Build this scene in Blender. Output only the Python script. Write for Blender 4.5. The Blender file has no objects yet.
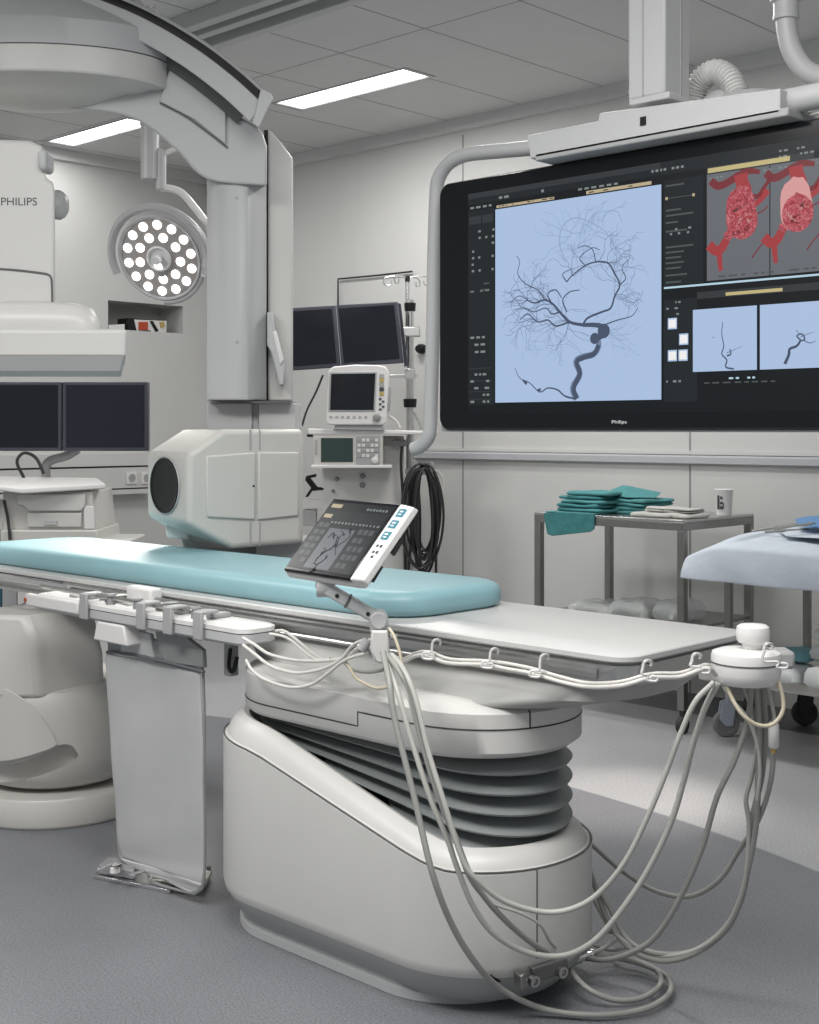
import bpy, bmesh, math, random
from mathutils import Vector, Matrix
random.seed(7)
C = bpy.context.scene.collection
sc = bpy.context.scene
PI = math.pi

# ---------------------------------------------------------------- camera, world, lights
HC, F = 1.35, 1308.0
FW = Vector((-.692, .722, 0)).normalized(); RT = Vector((FW.y, -FW.x, 0)); UP = Vector((0, 0, 1))
cd = bpy.data.cameras.new('camera'); cam = bpy.data.objects.new('camera', cd); C.objects.link(cam)
cd.sensor_fit = 'VERTICAL'; cd.sensor_height = 24; cd.lens = 24*F/1024; cd.shift_y = -(512-430)/1024
cd.clip_start = .05
cam.location = (0, 0, HC)
cam.rotation_euler = Matrix((RT, UP, -FW)).transposed().to_euler()
sc.camera = cam
sc.view_settings.view_transform = 'Standard'; sc.view_settings.look = 'None'
sc.view_settings.gamma = 1; sc.view_settings.use_curve_mapping = False
sc.view_settings.exposure = 0.04
w = bpy.data.worlds.new('world'); sc.world = w; w.use_nodes = True
w.node_tree.nodes['Background'].inputs[0].default_value = (.95, .97, 1, 1)
w.node_tree.nodes['Background'].inputs[1].default_value = .34

def area(name, loc, sx, sy, power, target=None, col=(1, .985, .96), spread=None):
    l = bpy.data.lights.new(name, 'AREA'); l.shape = 'RECTANGLE'; l.size = sx; l.size_y = sy
    l.energy = power; l.color = col
    if spread: l.spread = spread
    o = bpy.data.objects.new(name, l); C.objects.link(o); o.location = loc
    if target is not None:
        o.rotation_euler = (Vector(target)-Vector(loc)).to_track_quat('-Z', 'Y').to_euler()
    return o
CEIL = 3.2; YW = 5.85; XW = -7.65
area('fill_light_near', (-1.2, 1.3, CEIL-.05), 1.6, 1.6, 85)  # near, front, middle and left areas are unseen fill, added for brightness
area('fill_light_front', (-2.6, 0.0, CEIL-.05), 1.6, .8, 75)
area('fill_light_middle', (-3.3, 4.3, CEIL-.05), 1.2, .3, 38)
area('fill_light_left', (-5.6, 1.6, CEIL-.05), 1.2, 1.0, 62)
area('ceiling_lamp_back', (-5.16, 4.91, CEIL-.04), 1.0, .2, 24)
area('ceiling_lamp_corner', (-7.0, 4.54, CEIL-.04), .9, .2, 7)
def spot(name, loc, tgt, power, ang, blend=.6, size=.15, col=(1, .96, .9)):
    l = bpy.data.lights.new(name, 'SPOT'); l.energy = power; l.spot_size = math.radians(ang); l.spot_blend = blend
    l.shadow_soft_size = size; l.color = col
    o = bpy.data.objects.new(name, l); C.objects.link(o); o.location = loc
    o.rotation_euler = (Vector(tgt)-Vector(loc)).to_track_quat('-Z', 'Y').to_euler()
    return o
spot('surgical_beam_pad', (-5.28, 3.70, 2.14), (-4.2, 2.60, .93), 300, 34, 1.0, .3)
spot('floor_patch_spot', (-2.0, 4.5, 3.1), (-2.75, 3.98, 0), 420, 20, 1.0, .1, (1, .90, .83))  # unseen spot added to throw the bright patch on the floor

# ---------------------------------------------------------------- pixel-to-place helpers (known depth or plane)
def ray(px, py): return FW + RT*((px-409.5)/F) + UP*((430-py)/F)
CAMP = Vector((0, 0, HC))
def K(px, py, D): return CAMP + ray(px, py)*D
def atz(px, py, z): r = ray(px, py); return CAMP + r*((z-HC)/r.z)
def aty(px, py, Y): r = ray(px, py); return CAMP + r*(Y/r.y)
def atx(px, py, X): r = ray(px, py); return CAMP + r*(X/r.x)
class Plane:
    """a face of something: origin point, normal towards the viewer"""
    def __init__(s, p, n, up=(0, 0, 1)):
        s.p = Vector(p); s.n = Vector(n).normalized(); s.u = Vector(up).cross(s.n).normalized(); s.v = s.n.cross(s.u)
    @staticmethod
    def three(a, b, c):
        n = (b-a).cross(c-a).normalized()
        if n.dot(CAMP-a) < 0: n = -n
        return Plane(a, n)
    def at(s, px, py):
        r = ray(px, py); t = (s.p-CAMP).dot(s.n)/r.dot(s.n); return CAMP + r*t

# ---------------------------------------------------------------- materials
M = {}
def mat(name, col, rough=.5, metal=0, emit=0, noise=0, scale=40, bump=0, spec=.5, coat=0, alpha=1, trans=0):
    m = bpy.data.materials.new(name); m.use_nodes = True; nt = m.node_tree; b = nt.nodes['Principled BSDF']
    c = (*col, 1)
    b.inputs['Base Color'].default_value = c; b.inputs['Roughness'].default_value = rough
    b.inputs['Metallic'].default_value = metal; b.inputs['Specular IOR Level'].default_value = spec
    b.inputs['Coat Weight'].default_value = coat
    if alpha < 1: b.inputs['Alpha'].default_value = alpha
    if trans: b.inputs['Transmission Weight'].default_value = trans
    if emit:
        if name.startswith('ui_'):
            b.inputs['Base Color'].default_value = (.004, .004, .005, 1); b.inputs['Specular IOR Level'].default_value = .25
        b.inputs['Emission Color'].default_value = c; b.inputs['Emission Strength'].default_value = emit
        if emit and not metal: pass
    if noise or bump:
        tc = nt.nodes.new('ShaderNodeTexCoord'); nz = nt.nodes.new('ShaderNodeTexNoise')
        nz.inputs['Scale'].default_value = scale; nz.inputs['Detail'].default_value = 4
        nt.links.new(tc.outputs['Object'], nz.inputs['Vector'])
        if noise:
            mr = nt.nodes.new('ShaderNodeMapRange'); mr.inputs['From Min'].default_value = .3; mr.inputs['From Max'].default_value = .7
            mr.inputs['To Min'].default_value = 1-noise; mr.inputs['To Max'].default_value = 1+noise
            nt.links.new(nz.outputs['Fac'], mr.inputs['Value'])
            hv = nt.nodes.new('ShaderNodeVectorMath'); hv.operation = 'SCALE'; hv.inputs[0].default_value = col
            nt.links.new(mr.outputs[0], hv.inputs['Scale']); nt.links.new(hv.outputs[0], b.inputs['Base Color'])
        if bump:
            bp = nt.nodes.new('ShaderNodeBump'); bp.inputs['Strength'].default_value = bump; bp.inputs['Distance'].default_value = .01
            nt.links.new(nz.outputs['Fac'], bp.inputs['Height']); nt.links.new(bp.outputs[0], b.inputs['Normal'])
    M[name] = m; return m
mat('wall', (.58, .58, .57), .6, noise=.015, scale=3)
mat('ceiling', (.60, .60, .595), .8, noise=.02, scale=5)
mat('seam', (.26, .26, .26), .7)
mat('rail_grey', (.44, .45, .47), .4)
mat('plastic', (.60, .595, .575), .38, noise=.012, scale=6)
mat('plastic_warm', (.56, .55, .52), .42, noise=.012, scale=6)
mat('plastic_grey', (.36, .365, .365), .45, noise=.015, scale=8)
mat('plastic_mid', (.48, .485, .49), .4)
mat('plastic_white', (.72, .71, .70), .35)
mat('dark_gap', (.02, .02, .02), .6)
mat('groove', (.10, .10, .10), .6)
mat('hull', (.40, .40, .385), .45)  # pedestal plastic darkened to stand in for shade under the tabletop
mat('black', (.008, .009, .010), .4, spec=.3)
mat('black_gloss', (.006, .007, .009), .18, spec=.3)
mat('screen_off', (.006, .007, .012), .15)
mat('screen_navy', (.010, .011, .022), .2)
mat('bezel_navy', (.045, .048, .065), .4)
mat('steel', (.55, .55, .54), .28, metal=1, noise=.04, scale=30)
mat('steel_dark', (.30, .30, .285), .38, metal=1, noise=.05, scale=30)
mat('steel_bright', (.75, .75, .76), .2, metal=1)
mat('bellows', (.23, .25, .25), .5)
mat('carbon_top', (.56, .56, .55), .33, noise=.01, scale=12)
mat('tabletop_edge', (.20, .20, .20), .4)
mat('teal_pad', (.26, .455, .495), .40, noise=.03, scale=9, bump=.03)
mat('teal_cloth', (.05, .21, .22), .85, noise=.12, scale=25, bump=.4)
mat('teal_cloth_b', (.07, .25, .26), .85, noise=.12, scale=25, bump=.4)
mat('grey_cloth', (.50, .50, .47), .9, noise=.08, scale=25, bump=.3)
mat('apron', (.47, .475, .475), .55, noise=.03, scale=7, bump=.25)
mat('apron_dark', (.25, .255, .255), .6, noise=.03, scale=7)
mat('apron_edge', (.13, .14, .15), .6)
mat('drape', (.62, .68, .76), .85, noise=.04, scale=14, bump=.25)
mat('blue_cloth', (.13, .27, .50), .85, noise=.08, scale=20)
mat('film', (.75, .78, .78), .2, alpha=.45, bump=1.0, scale=26)
mat('pack_white', (.68, .70, .70), .5, noise=.06, scale=14, bump=.6)
mat('pack_teal', (.16, .36, .40), .5)
mat('cable_grey', (.30, .305, .285), .45)
mat('cable_light', (.44, .44, .41), .45)
mat('cable_white', (.66, .645, .61), .4)
mat('cable_cream', (.58, .52, .40), .45)
mat('cable_black', (.02, .02, .022), .45)
mat('rubber', (.035, .035, .037), .7)
mat('wheel_grey', (.18, .18, .18), .6)
mat('caster_blue', (.34, .38, .44), .45)
mat('light_panel', (1, 1, 1), .5, emit=3.2)
mat('led', (1, .96, .93), .4, emit=2.2)
mat('lamp_shell', (.42, .42, .43), .35)
mat('lamp_face', (.33, .31, .30), .3)
mat('lamp_white', (.74, .74, .74), .35)
mat('ui_dark', (.004, .006, .007), .3, emit=1)
mat('ui_panel', (.011, .015, .017), .3, emit=1)
mat('ui_head', (.03, .035, .038), .3, emit=1)
mat('ui_blue', (.38, .50, .70), .3, emit=1)
mat('ui_grey', (.125, .135, .15), .3, emit=1)
mat('ui_yellow', (.50, .42, .20), .3, emit=1)
mat('ui_cream', (.46, .38, .25), .3, emit=1)
mat('ui_text', (.20, .23, .23), .3, emit=1)
mat('ui_dim', (.07, .08, .08), .3, emit=1)
mat('ui_line', (.45, .62, .72), .3, emit=1)
mat('ui_red', (.33, .04, .045), .3, emit=1)
mat('ui_red_dark', (.17, .025, .03), .3, emit=1)
mat('ui_pink', (.52, .10, .12), .3, emit=1)
mat('ui_rose', (.44, .22, .22), .3, emit=1)
mat('ui_rose_light', (.62, .30, .29), .3, emit=1)
mat('ui_vessel', (.06, .08, .13), .3, emit=1)
mat('ui_vessel_mid', (.15, .20, .31), .3, emit=1)
mat('ui_vessel_faint', (.27, .36, .53), .3, emit=1)
mat('ui_teal', (.10, .33, .42), .3, emit=1)
mat('print_dark', (.05, .052, .055), .5)
mat('logo_white', (.6, .6, .6), .4, emit=.3)
mat('knob_grey', (.25, .25, .26), .5)
mat('green_screen', (.03, .055, .05), .25)
mat('red_part', (.45, .06, .02), .5)
mat('yellow_part', (.45, .33, .10), .5)
mat('niche', (.42, .42, .41), .7)
mat('skirt_blue', (.02, .10, .14), .5)
def ribbed(name, col, scale, rough=.5, axis=2, amt=.5):
    m = mat(name, col, rough); nt = m.node_tree; b = nt.nodes['Principled BSDF']
    tc = nt.nodes.new('ShaderNodeTexCoord'); wv = nt.nodes.new('ShaderNodeTexWave'); wv.inputs['Scale'].default_value = scale
    wv.bands_direction = 'XYZ'[axis]
    bp = nt.nodes.new('ShaderNodeBump'); bp.inputs['Strength'].default_value = amt; bp.inputs['Distance'].default_value = .005
    nt.links.new(tc.outputs['Object'], wv.inputs['Vector']); nt.links.new(wv.outputs['Fac'], bp.inputs['Height']); nt.links.new(bp.outputs[0], b.inputs['Normal'])
    return m
def coil_mat():
    m = mat('ui_coil', (.5, .1, .1), .3, emit=1); nt = m.node_tree; b = nt.nodes['Principled BSDF']
    tc = nt.nodes.new('ShaderNodeTexCoord'); nz = nt.nodes.new('ShaderNodeTexNoise'); nz.inputs['Scale'].default_value = 95; nz.inputs['Detail'].default_value = 3; nz.inputs['Distortion'].default_value = 1.6
    cr = nt.nodes.new('ShaderNodeValToRGB'); e = cr.color_ramp.elements
    e[0].position = .36; e[0].color = (.24, .03, .04, 1); e[1].position = .68; e[1].color = (.52, .19, .20, 1)
    k = e.new(.5); k.color = (.40, .06, .08, 1)
    nt.links.new(tc.outputs['Object'], nz.inputs['Vector']); nt.links.new(nz.outputs['Fac'], cr.inputs['Fac']); nt.links.new(cr.outputs[0], b.inputs['Emission Color'])
coil_mat()
def floor_mat():
    m = mat('floor', (.3, .3, .3), .42); nt = m.node_tree; b = nt.nodes['Principled BSDF']; L = nt.links
    tc = nt.nodes.new('ShaderNodeTexCoord'); sep = nt.nodes.new('ShaderNodeSeparateXYZ'); L.new(tc.outputs['Object'], sep.inputs[0])
    def math_(op, a, c=None):
        n = nt.nodes.new('ShaderNodeMath'); n.operation = op
        for i, v in enumerate((a, c)):
            if v is None: continue
            if isinstance(v, (int, float)): n.inputs[i].default_value = v
            else: L.new(v, n.inputs[i])
        return n.outputs[0]
    wall_shade = math_('GREATER_THAN', sep.outputs[1], 5.42)  # strip along the wall darkened to stand in for shade under the tables
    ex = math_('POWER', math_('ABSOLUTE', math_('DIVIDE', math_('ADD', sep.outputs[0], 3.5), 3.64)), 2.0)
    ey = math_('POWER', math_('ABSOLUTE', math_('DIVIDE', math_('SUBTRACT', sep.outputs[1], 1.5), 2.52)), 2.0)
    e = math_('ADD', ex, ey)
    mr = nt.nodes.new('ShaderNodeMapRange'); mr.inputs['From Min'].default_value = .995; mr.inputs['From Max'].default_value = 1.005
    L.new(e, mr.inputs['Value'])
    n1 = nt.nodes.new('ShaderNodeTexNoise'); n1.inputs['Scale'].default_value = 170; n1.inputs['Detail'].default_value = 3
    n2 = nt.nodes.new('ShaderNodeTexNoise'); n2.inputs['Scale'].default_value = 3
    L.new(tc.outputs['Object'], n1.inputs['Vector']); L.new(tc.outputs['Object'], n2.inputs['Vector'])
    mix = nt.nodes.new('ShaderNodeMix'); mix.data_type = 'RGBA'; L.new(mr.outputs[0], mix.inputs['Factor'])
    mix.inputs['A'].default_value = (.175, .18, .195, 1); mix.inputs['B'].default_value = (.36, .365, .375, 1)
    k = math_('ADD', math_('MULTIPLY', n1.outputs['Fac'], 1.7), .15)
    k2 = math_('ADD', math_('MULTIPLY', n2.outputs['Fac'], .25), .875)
    sv = nt.nodes.new('ShaderNodeVectorMath'); sv.operation = 'SCALE'; mx2 = nt.nodes.new('ShaderNodeMix'); mx2.data_type = 'RGBA'; L.new(wall_shade, mx2.inputs['Factor']); L.new(mix.outputs['Result'], mx2.inputs['A']); mx2.inputs['B'].default_value = (.10, .105, .11, 1); L.new(mx2.outputs['Result'], sv.inputs[0]); L.new(math_('MULTIPLY', k, k2), sv.inputs['Scale'])
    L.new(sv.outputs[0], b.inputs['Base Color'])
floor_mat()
ribbed('hose_white', (.66, .66, .65), 16, .5, 0, .2)

# ---------------------------------------------------------------- mesh builder
class MB:
    def __init__(s): s.b = bmesh.new(); s.mats = []; s.cur = 0
    def m(s, name):
        if name not in s.mats: s.mats.append(name)
        s.cur = s.mats.index(name); return s
    def face(s, vs):
        try: f = s.b.faces.new(vs); f.material_index = s.cur; return f
        except ValueError: return None
    def poly(s, pts): return s.face([s.b.verts.new(Vector(p)) for p in pts])
    def box(s, x0, x1, y0, y1, z0, z1): return s.hexa([(x0, y0, z0), (x1, y0, z0), (x1, y1, z0), (x0, y1, z0)], [(x0, y0, z1), (x1, y0, z1), (x1, y1, z1), (x0, y1, z1)])
    def hexa(s, a, b):
        return s.loft([a, b])
    def loft(s, rings, cap0=True, cap1=True, close=True):
        R = [[s.b.verts.new(Vector(p)) for p in r] for r in rings]
        n = len(R[0])
        for a, b in zip(R, R[1:]):
            for i in range(n if close else n-1): s.face([a[i], a[(i+1) % n], b[(i+1) % n], b[i]])
        if close and cap0: s.face(R[0][::-1])
        if close and cap1: s.face(R[-1])
        return s
    def prism(s, pts, vec):
        vec = Vector(vec); return s.loft([[Vector(p) for p in pts], [Vector(p)+vec for p in pts]])
    def obox(s, c, ax, ay, az, hx, hy, hz):
        c, ax, ay, az = Vector(c), Vector(ax).normalized(), Vector(ay).normalized(), Vector(az).normalized()
        r = lambda k: [c+ax*(i*hx)+ay*(j*hy)+az*(k*hz) for i, j in ((-1, -1), (1, -1), (1, 1), (-1, 1))]
        return s.loft([r(-1), r(1)])
    def tube(s, pts, r, seg=8, smooth=6, closed=False):
        pts = [Vector(p) for p in pts]
        P = crom(pts, smooth) if smooth and len(pts) > 2 else pts
        t = (P[1]-P[0]).normalized(); up = Vector((0, 0, 1)) if abs(t.z) < .9 else Vector((1, 0, 0))
        n = t.cross(up).normalized(); rings = []
        for i, p in enumerate(P):
            t2 = (P[min(i+1, len(P)-1)]-P[max(i-1, 0)])
            if t2.length < 1e-9: t2 = t
            t2.normalize(); n = (n-t2*n.dot(t2))
            if n.length < 1e-6: n = t2.orthogonal()
            n.normalize(); b = t2.cross(n)
            rr = r if not callable(r) else r(i/(len(P)-1))
            rings.append([p+(n*math.cos(a)+b*math.sin(a))*rr for a in [2*PI*k/seg for k in range(seg)]])
        return s.loft(rings)
    def cyl(s, a, b, r0, r1=None, seg=24):
        r1 = r0 if r1 is None else r1; a, b = Vector(a), Vector(b); t = (b-a).normalized(); n = t.orthogonal().normalized(); c = t.cross(n)
        ring = lambda p, r: [p+(n*math.cos(2*PI*k/seg)+c*math.sin(2*PI*k/seg))*r for k in range(seg)]
        return s.loft([ring(a, r0), ring(b, r1)])
    def lathe(s, o, axis, prof, seg=32):
        o, t = Vector(o), Vector(axis).normalized(); n = t.orthogonal().normalized(); c = t.cross(n)
        return s.loft([[o+t*h+(n*math.cos(2*PI*k/seg)+c*math.sin(2*PI*k/seg))*max(r, 1e-4) for k in range(seg)] for r, h in prof])
    def hull(s, pts):
        vs = [s.b.verts.new(Vector(p)) for p in pts]
        r = bmesh.ops.convex_hull(s.b, input=vs)
        for g in r['geom']:
            if isinstance(g, bmesh.types.BMFace): g.material_index = s.cur
        bad = [v for v in r.get('geom_interior', []) if isinstance(v, bmesh.types.BMVert)]
        if bad: bmesh.ops.delete(s.b, geom=bad, context='VERTS')
        return s
    def on(s, pl, pts, h, base=0.0):
        """raised plate with pixel-traced outline standing h above a face"""
        P = [pl.at(*p)+pl.n*base for p in pts]; return s.loft([P, [p+pl.n*h for p in P]])
    def rect(s, pl, x0, y0, x1, y1, h, base=0.0): return s.on(pl, [(x0, y0), (x1, y0), (x1, y1), (x0, y1)], h, base)
    def build(s, name, material=None, parent=None, bevel=0, seg=2, smooth=True, ang=40, sub=0, solid=0):
        bmesh.ops.recalc_face_normals(s.b, faces=s.b.faces)
        me = bpy.data.meshes.new(name)
        if parent is not None:
            off = wloc(parent)
            for v in s.b.verts: v.co -= off
        s.b.to_mesh(me); s.b.free()
        if s.mats:
            for k in s.mats: me.materials.append(M[k])
        else: me.materials.append(M[material])
        o = bpy.data.objects.new(name, me); C.objects.link(o)
        if parent is not None: o.parent = parent
        if smooth:
            for p in me.polygons: p.use_smooth = True
            me.set_sharp_from_angle(angle=math.radians(ang))
        if solid:
            q = o.modifiers.new('solid', 'SOLIDIFY'); q.thickness = solid; q.offset = 0
        if bevel:
            q = o.modifiers.new('bevel', 'BEVEL'); q.width = bevel; q.segments = seg; q.limit_method = 'ANGLE'; q.angle_limit = math.radians(35); q.harden_normals = False
        if sub:
            q = o.modifiers.new('sub', 'SUBSURF'); q.levels = sub; q.render_levels = sub
        return o
def wloc(o):
    v = Vector(o.location)
    while o.parent: o = o.parent; v = v+Vector(o.location)
    return v
def crom(P, n=6):
    Q = []
    for i in range(len(P)-1):
        p0 = P[i-1] if i else P[0]*2-P[1]; p1, p2 = P[i], P[i+1]; p3 = P[i+2] if i+2 < len(P) else P[i+1]*2-P[i]
        for k in range(n):
            t = k/n; Q.append(.5*((2*p1)+(p2-p0)*t+(2*p0-5*p1+4*p2-p3)*t*t+(3*p1-p0-3*p2+p3)*t**3))
    Q.append(P[-1].copy()); return Q
def tag(o, label=None, cat=None, group=None, kind=None):
    if label: o['label'] = label
    if cat: o['category'] = cat
    if group: o['group'] = group
    if kind: o['kind'] = kind
    return o
def thing(name, label, cat, loc, group=None):
    o = bpy.data.objects.new(name, None); C.objects.link(o); o.location = loc; o.empty_display_size = .05
    return tag(o, label, cat, group)
def struct(o): o['kind'] = 'structure'; return o
def rr(x0, x1, y0, y1, r, z=0, n=8):
    """rounded rectangle ring; z number or function of x,y"""
    r = max(min(r, (x1-x0)/2-.001, (y1-y0)/2-.001), .0005)
    pts = []
    for cx, cy, a0 in ((x1-r, y1-r, 0), (x0+r, y1-r, PI/2), (x0+r, y0+r, PI), (x1-r, y0+r, 1.5*PI)):
        for k in range(n+1):
            a = a0+PI/2*k/n; pts.append((cx+r*math.cos(a), cy+r*math.sin(a)))
    # subdivide long straight sides
    out = []
    for i, p in enumerate(pts):
        q = pts[(i+1) % len(pts)]; out.append(p)
        d = math.hypot(q[0]-p[0], q[1]-p[1])
        if (i+1) % (n+1) == 0 and n > 3:
            for k in range(1, 10): out.append((p[0]+(q[0]-p[0])*k/10, p[1]+(q[1]-p[1])*k/10))
    return [Vector((x, y, z(x, y) if callable(z) else z)) for x, y in out]
def text(s, pl, pos, height, name, material, parent, width=None, depth=.0006):
    cu = bpy.data.curves.new(name, 'FONT'); cu.body = s; cu.size = 1; cu.extrude = 0
    o = bpy.data.objects.new(name, cu); C.objects.link(o)
    bpy.context.view_layer.update()
    me = bpy.data.meshes.new_from_object(o); bpy.data.objects.remove(o)
    xs = [v.co.x for v in me.vertices]; ys = [v.co.y for v in me.vertices]
    sy = height/(max(ys)-min(ys)); sx = sy if width is None else width/(max(xs)-min(xs))
    mn = min(xs); my = min(ys); off = wloc(parent)
    for v in me.vertices:
        v.co = Vector(pos)+pl.u*((v.co.x-mn)*sx)+pl.v*((v.co.y-my)*sy)+pl.n*depth-off
    me.materials.clear(); me.materials.append(M[material])
    t = bpy.data.objects.new(name, me); C.objects.link(t); t.parent = parent; return t
def boolean(o, cutter):
    q = o.modifiers.new('cut', 'BOOLEAN'); q.operation = 'DIFFERENCE'; q.object = cutter; q.solver = 'EXACT'
    bpy.context.view_layer.update()
    dg = bpy.context.evaluated_depsgraph_get()
    me = bpy.data.meshes.new_from_object(o.evaluated_get(dg)); o.modifiers.clear(); o.data = me
    bpy.data.objects.remove(cutter)
    for p in me.polygons: p.use_smooth = True
    me.set_sharp_from_angle(angle=math.radians(35))
def ribbon(b, pl, pts, w, base, smooth=4, taper=None):
    """flat painted line on a face, traced in pixels"""
    P = [pl.at(*p) for p in pts]
    if smooth and len(P) > 2: P = crom(P, smooth)
    L, R_ = [], []
    for i, p in enumerate(P):
        t = (P[min(i+1, len(P)-1)]-P[max(i-1, 0)]); t = t.normalized() if t.length > 1e-9 else Vector((1, 0, 0))
        s = pl.n.cross(t); k = i/(len(P)-1); ww = w if taper is None else w+(taper-w)*k
        L.append(b.b.verts.new(p+s*ww/2+pl.n*base)); R_.append(b.b.verts.new(p-s*ww/2+pl.n*base))
    for i in range(len(P)-1): b.face([L[i], L[i+1], R_[i+1], R_[i]])

# ================================================================ SETTING
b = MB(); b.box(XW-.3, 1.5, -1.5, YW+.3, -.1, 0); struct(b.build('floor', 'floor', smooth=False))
b = MB(); b.m('ceiling')
# ceiling with openings for the two recessed lamps
L1 = (-5.69, -4.63, 4.80, 5.03); L2 = (-7.50, -6.55, 4.43, 4.65)
def plate_with_holes(b, x0, x1, y0, y1, z0, z1, holes):
    xs = sorted({x0, x1, *[h[0] for h in holes], *[h[1] for h in holes]}); ys = sorted({y0, y1, *[h[2] for h in holes], *[h[3] for h in holes]})
    for i in range(len(xs)-1):
        for j in range(len(ys)-1):
            cx, cy = (xs[i]+xs[i+1])/2, (ys[j]+ys[j+1])/2
            if any(h[0] < cx < h[1] and h[2] < cy < h[3] for h in holes): continue
            b.box(xs[i], xs[i+1], ys[j], ys[j+1], z0, z1)
plate_with_holes(b, XW-.3, 1.5, -1.5, YW+.3, CEIL, CEIL+.12, [L1, L2])
b.m('seam')
for x in [-4.12+.565*k for k in range(-6, 7)]:
    b.box(x-.003, x+.003, -1.4, YW, CEIL-.001, CEIL)
for y in (2.0, 3.2, 4.4):
    b.box(XW, 1.4, y-.003, y+.003, CEIL-.001, CEIL)
struct(b.build('ceiling', smooth=False))
# back-right wall (runs along x) with panel joints
b = MB(); b.m('wall'); b.box(XW-.3, 1.5, YW, YW+.2, 0, CEIL); b.m('seam')
for x in (-6.72, -5.165, -3.61, -2.055): b.box(x-.005, x+.005, YW-.002, YW, 0, CEIL-.09)
struct(b.build('wall_right', smooth=False))
# left wall with the niche
N = (5.013, 5.638, 2.04, 2.235)
b = MB(); b.m('wall')
b.box(XW-.3, XW, -1.5, N[0], 0, CEIL); b.box(XW-.3, XW, N[1], YW, 0, CEIL)
b.box(XW-.3, XW, N[0], N[1], 0, N[2]); b.box(XW-.3, XW, N[0], N[1], N[3], CEIL)
b.m('niche'); b.box(XW-.3, XW-.28, N[0], N[1], N[2], N[3])
struct(b.build('wall_left', smooth=False))
b = MB(); b.box(XW, 1.4, YW-.05, YW, CEIL-.07, CEIL); b.build('trim_1', 'ceiling', smooth=False)['kind'] = 'structure'
b = MB(); b.box(XW, XW+.05, -1.4, YW-.05, CEIL-.07, CEIL); b.build('trim_2', 'ceiling', smooth=False)['kind'] = 'structure'
# wall bumper rail
b = MB(); b.m('rail_grey')
prof = [(YW, 1.172), (YW-.02, 1.172), (YW-.03, 1.18), (YW-.03, 1.212), (YW-.02, 1.22), (YW, 1.22)]
b.loft([[Vector((x, y, z)) for y, z in prof] for x in (-5.6, 1.3)])
b.m('wall'); b.box(-5.6, 1.3, YW-.014, YW, 1.224, 1.243)
struct(b.build('trim_3'))
# left-wall service duct with sockets
b = MB(); b.m('wall'); b.box(XW, XW+.09, 3.2, 5.30, .955, 1.095); b.box(XW, XW+.11, 3.2, 5.32, .915, .945)
b.m('dark_gap'); b.box(XW, XW+.07, 3.2, 5.30, .945, .955); b.box(XW, XW+.07, 3.2, 5.3, 1.095, 1.107)
b.m('wall'); b.box(XW, XW+.095, 3.2, 5.31, 1.107, 1.19)
struct(b.build('trim_4', smooth=False))
pl = Plane((XW+.09, 0, 0), (1, 0, 0))
for lab, cx in (('round white wall socket, left one on the service duct', 131), ('partly hidden wall socket on the duct beside the drum machine', 146)):
    t = thing('wall_socket', lab, 'socket', pl.at(cx, 478))
    o = pl.at(cx, 478)
    b = MB(); b.obox(o+pl.n*.006, pl.u, pl.v, pl.n, .042, .042, .006); b.build('face_plate', 'plastic_white', t, bevel=.003)
    b = MB(); b.lathe(o+pl.n*.012, pl.n, [(.028, 0), (.028, .004), (.022, .004), (.02, .001), (.0, .001)]); b.build('socket_well', 'plastic_grey', t)
# recessed lamps
for lab, L in (('long recessed ceiling light right of the curved arm, above the wall corner', L1), ('recessed ceiling light behind the curved arm, above the surgical lamp', L2)):
    x0, x1, y0, y1 = L
    t = thing('ceiling_light', lab, 'ceiling light', ((x0+x1)/2, (y0+y1)/2, CEIL), 'recessed ceiling lights')
    b = MB()
    for q in ((x0, x1, y0, y0+.014), (x0, x1, y1-.014, y1), (x0, x0+.03, y0+.014, y1-.014), (x1-.03, x1, y0+.014, y1-.014)): b.box(*q, CEIL-.004, CEIL+.03)
    b.build('light_frame', 'plastic_grey', t, smooth=False)
    b = MB(); b.box(x0+.03, x1-.03, y0+.014, y1-.014, CEIL+.004, CEIL+.02); b.build('diffuser', 'light_panel', t, smooth=False)
# ceiling rails for the suspended arm
def track(lab, ya, yb, x0, x1, z=CEIL):
    t = thing('ceiling_track', lab, 'track', ((x0+x1)/2, (ya+yb)/2, z), 'ceiling tracks above the arm')
    b = MB(); b.m('plastic_mid')
    w_ = yb-ya
    b.box(x0, x1, ya, ya+w_*.18, z-.07, z); b.box(x0, x1, yb-w_*.18, yb, z-.07, z); b.box(x0, x1, ya+w_*.42, ya+w_*.58, z-.06, z)
    b.build('track_profile', None, t, bevel=.004)
    b = MB(); b.box(x0, x1, ya+w_*.18, yb-w_*.18, z-.012, z); b.build('track_slot', 'groove', t, smooth=False)
track('dark slotted ceiling track nearer the wall', 3.50, 3.80, -6.5, -3.0)
track('dark slotted ceiling track nearer the viewer, above the round cover', 2.75, 3.05, -6.5, -3.2)
b = MB()
for k in range(9): b.tube([K(118+4.6*k, -2+2.2*k, 5.3)+UP*(.012*math.sin(k*2)) for k in [k, k+.5, k+1]], .022, 8, 3)
tag(b.build('cable_chain', 'plastic_white'), 'white coiled hose lying along the ceiling track above the arm', 'hose')

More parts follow.
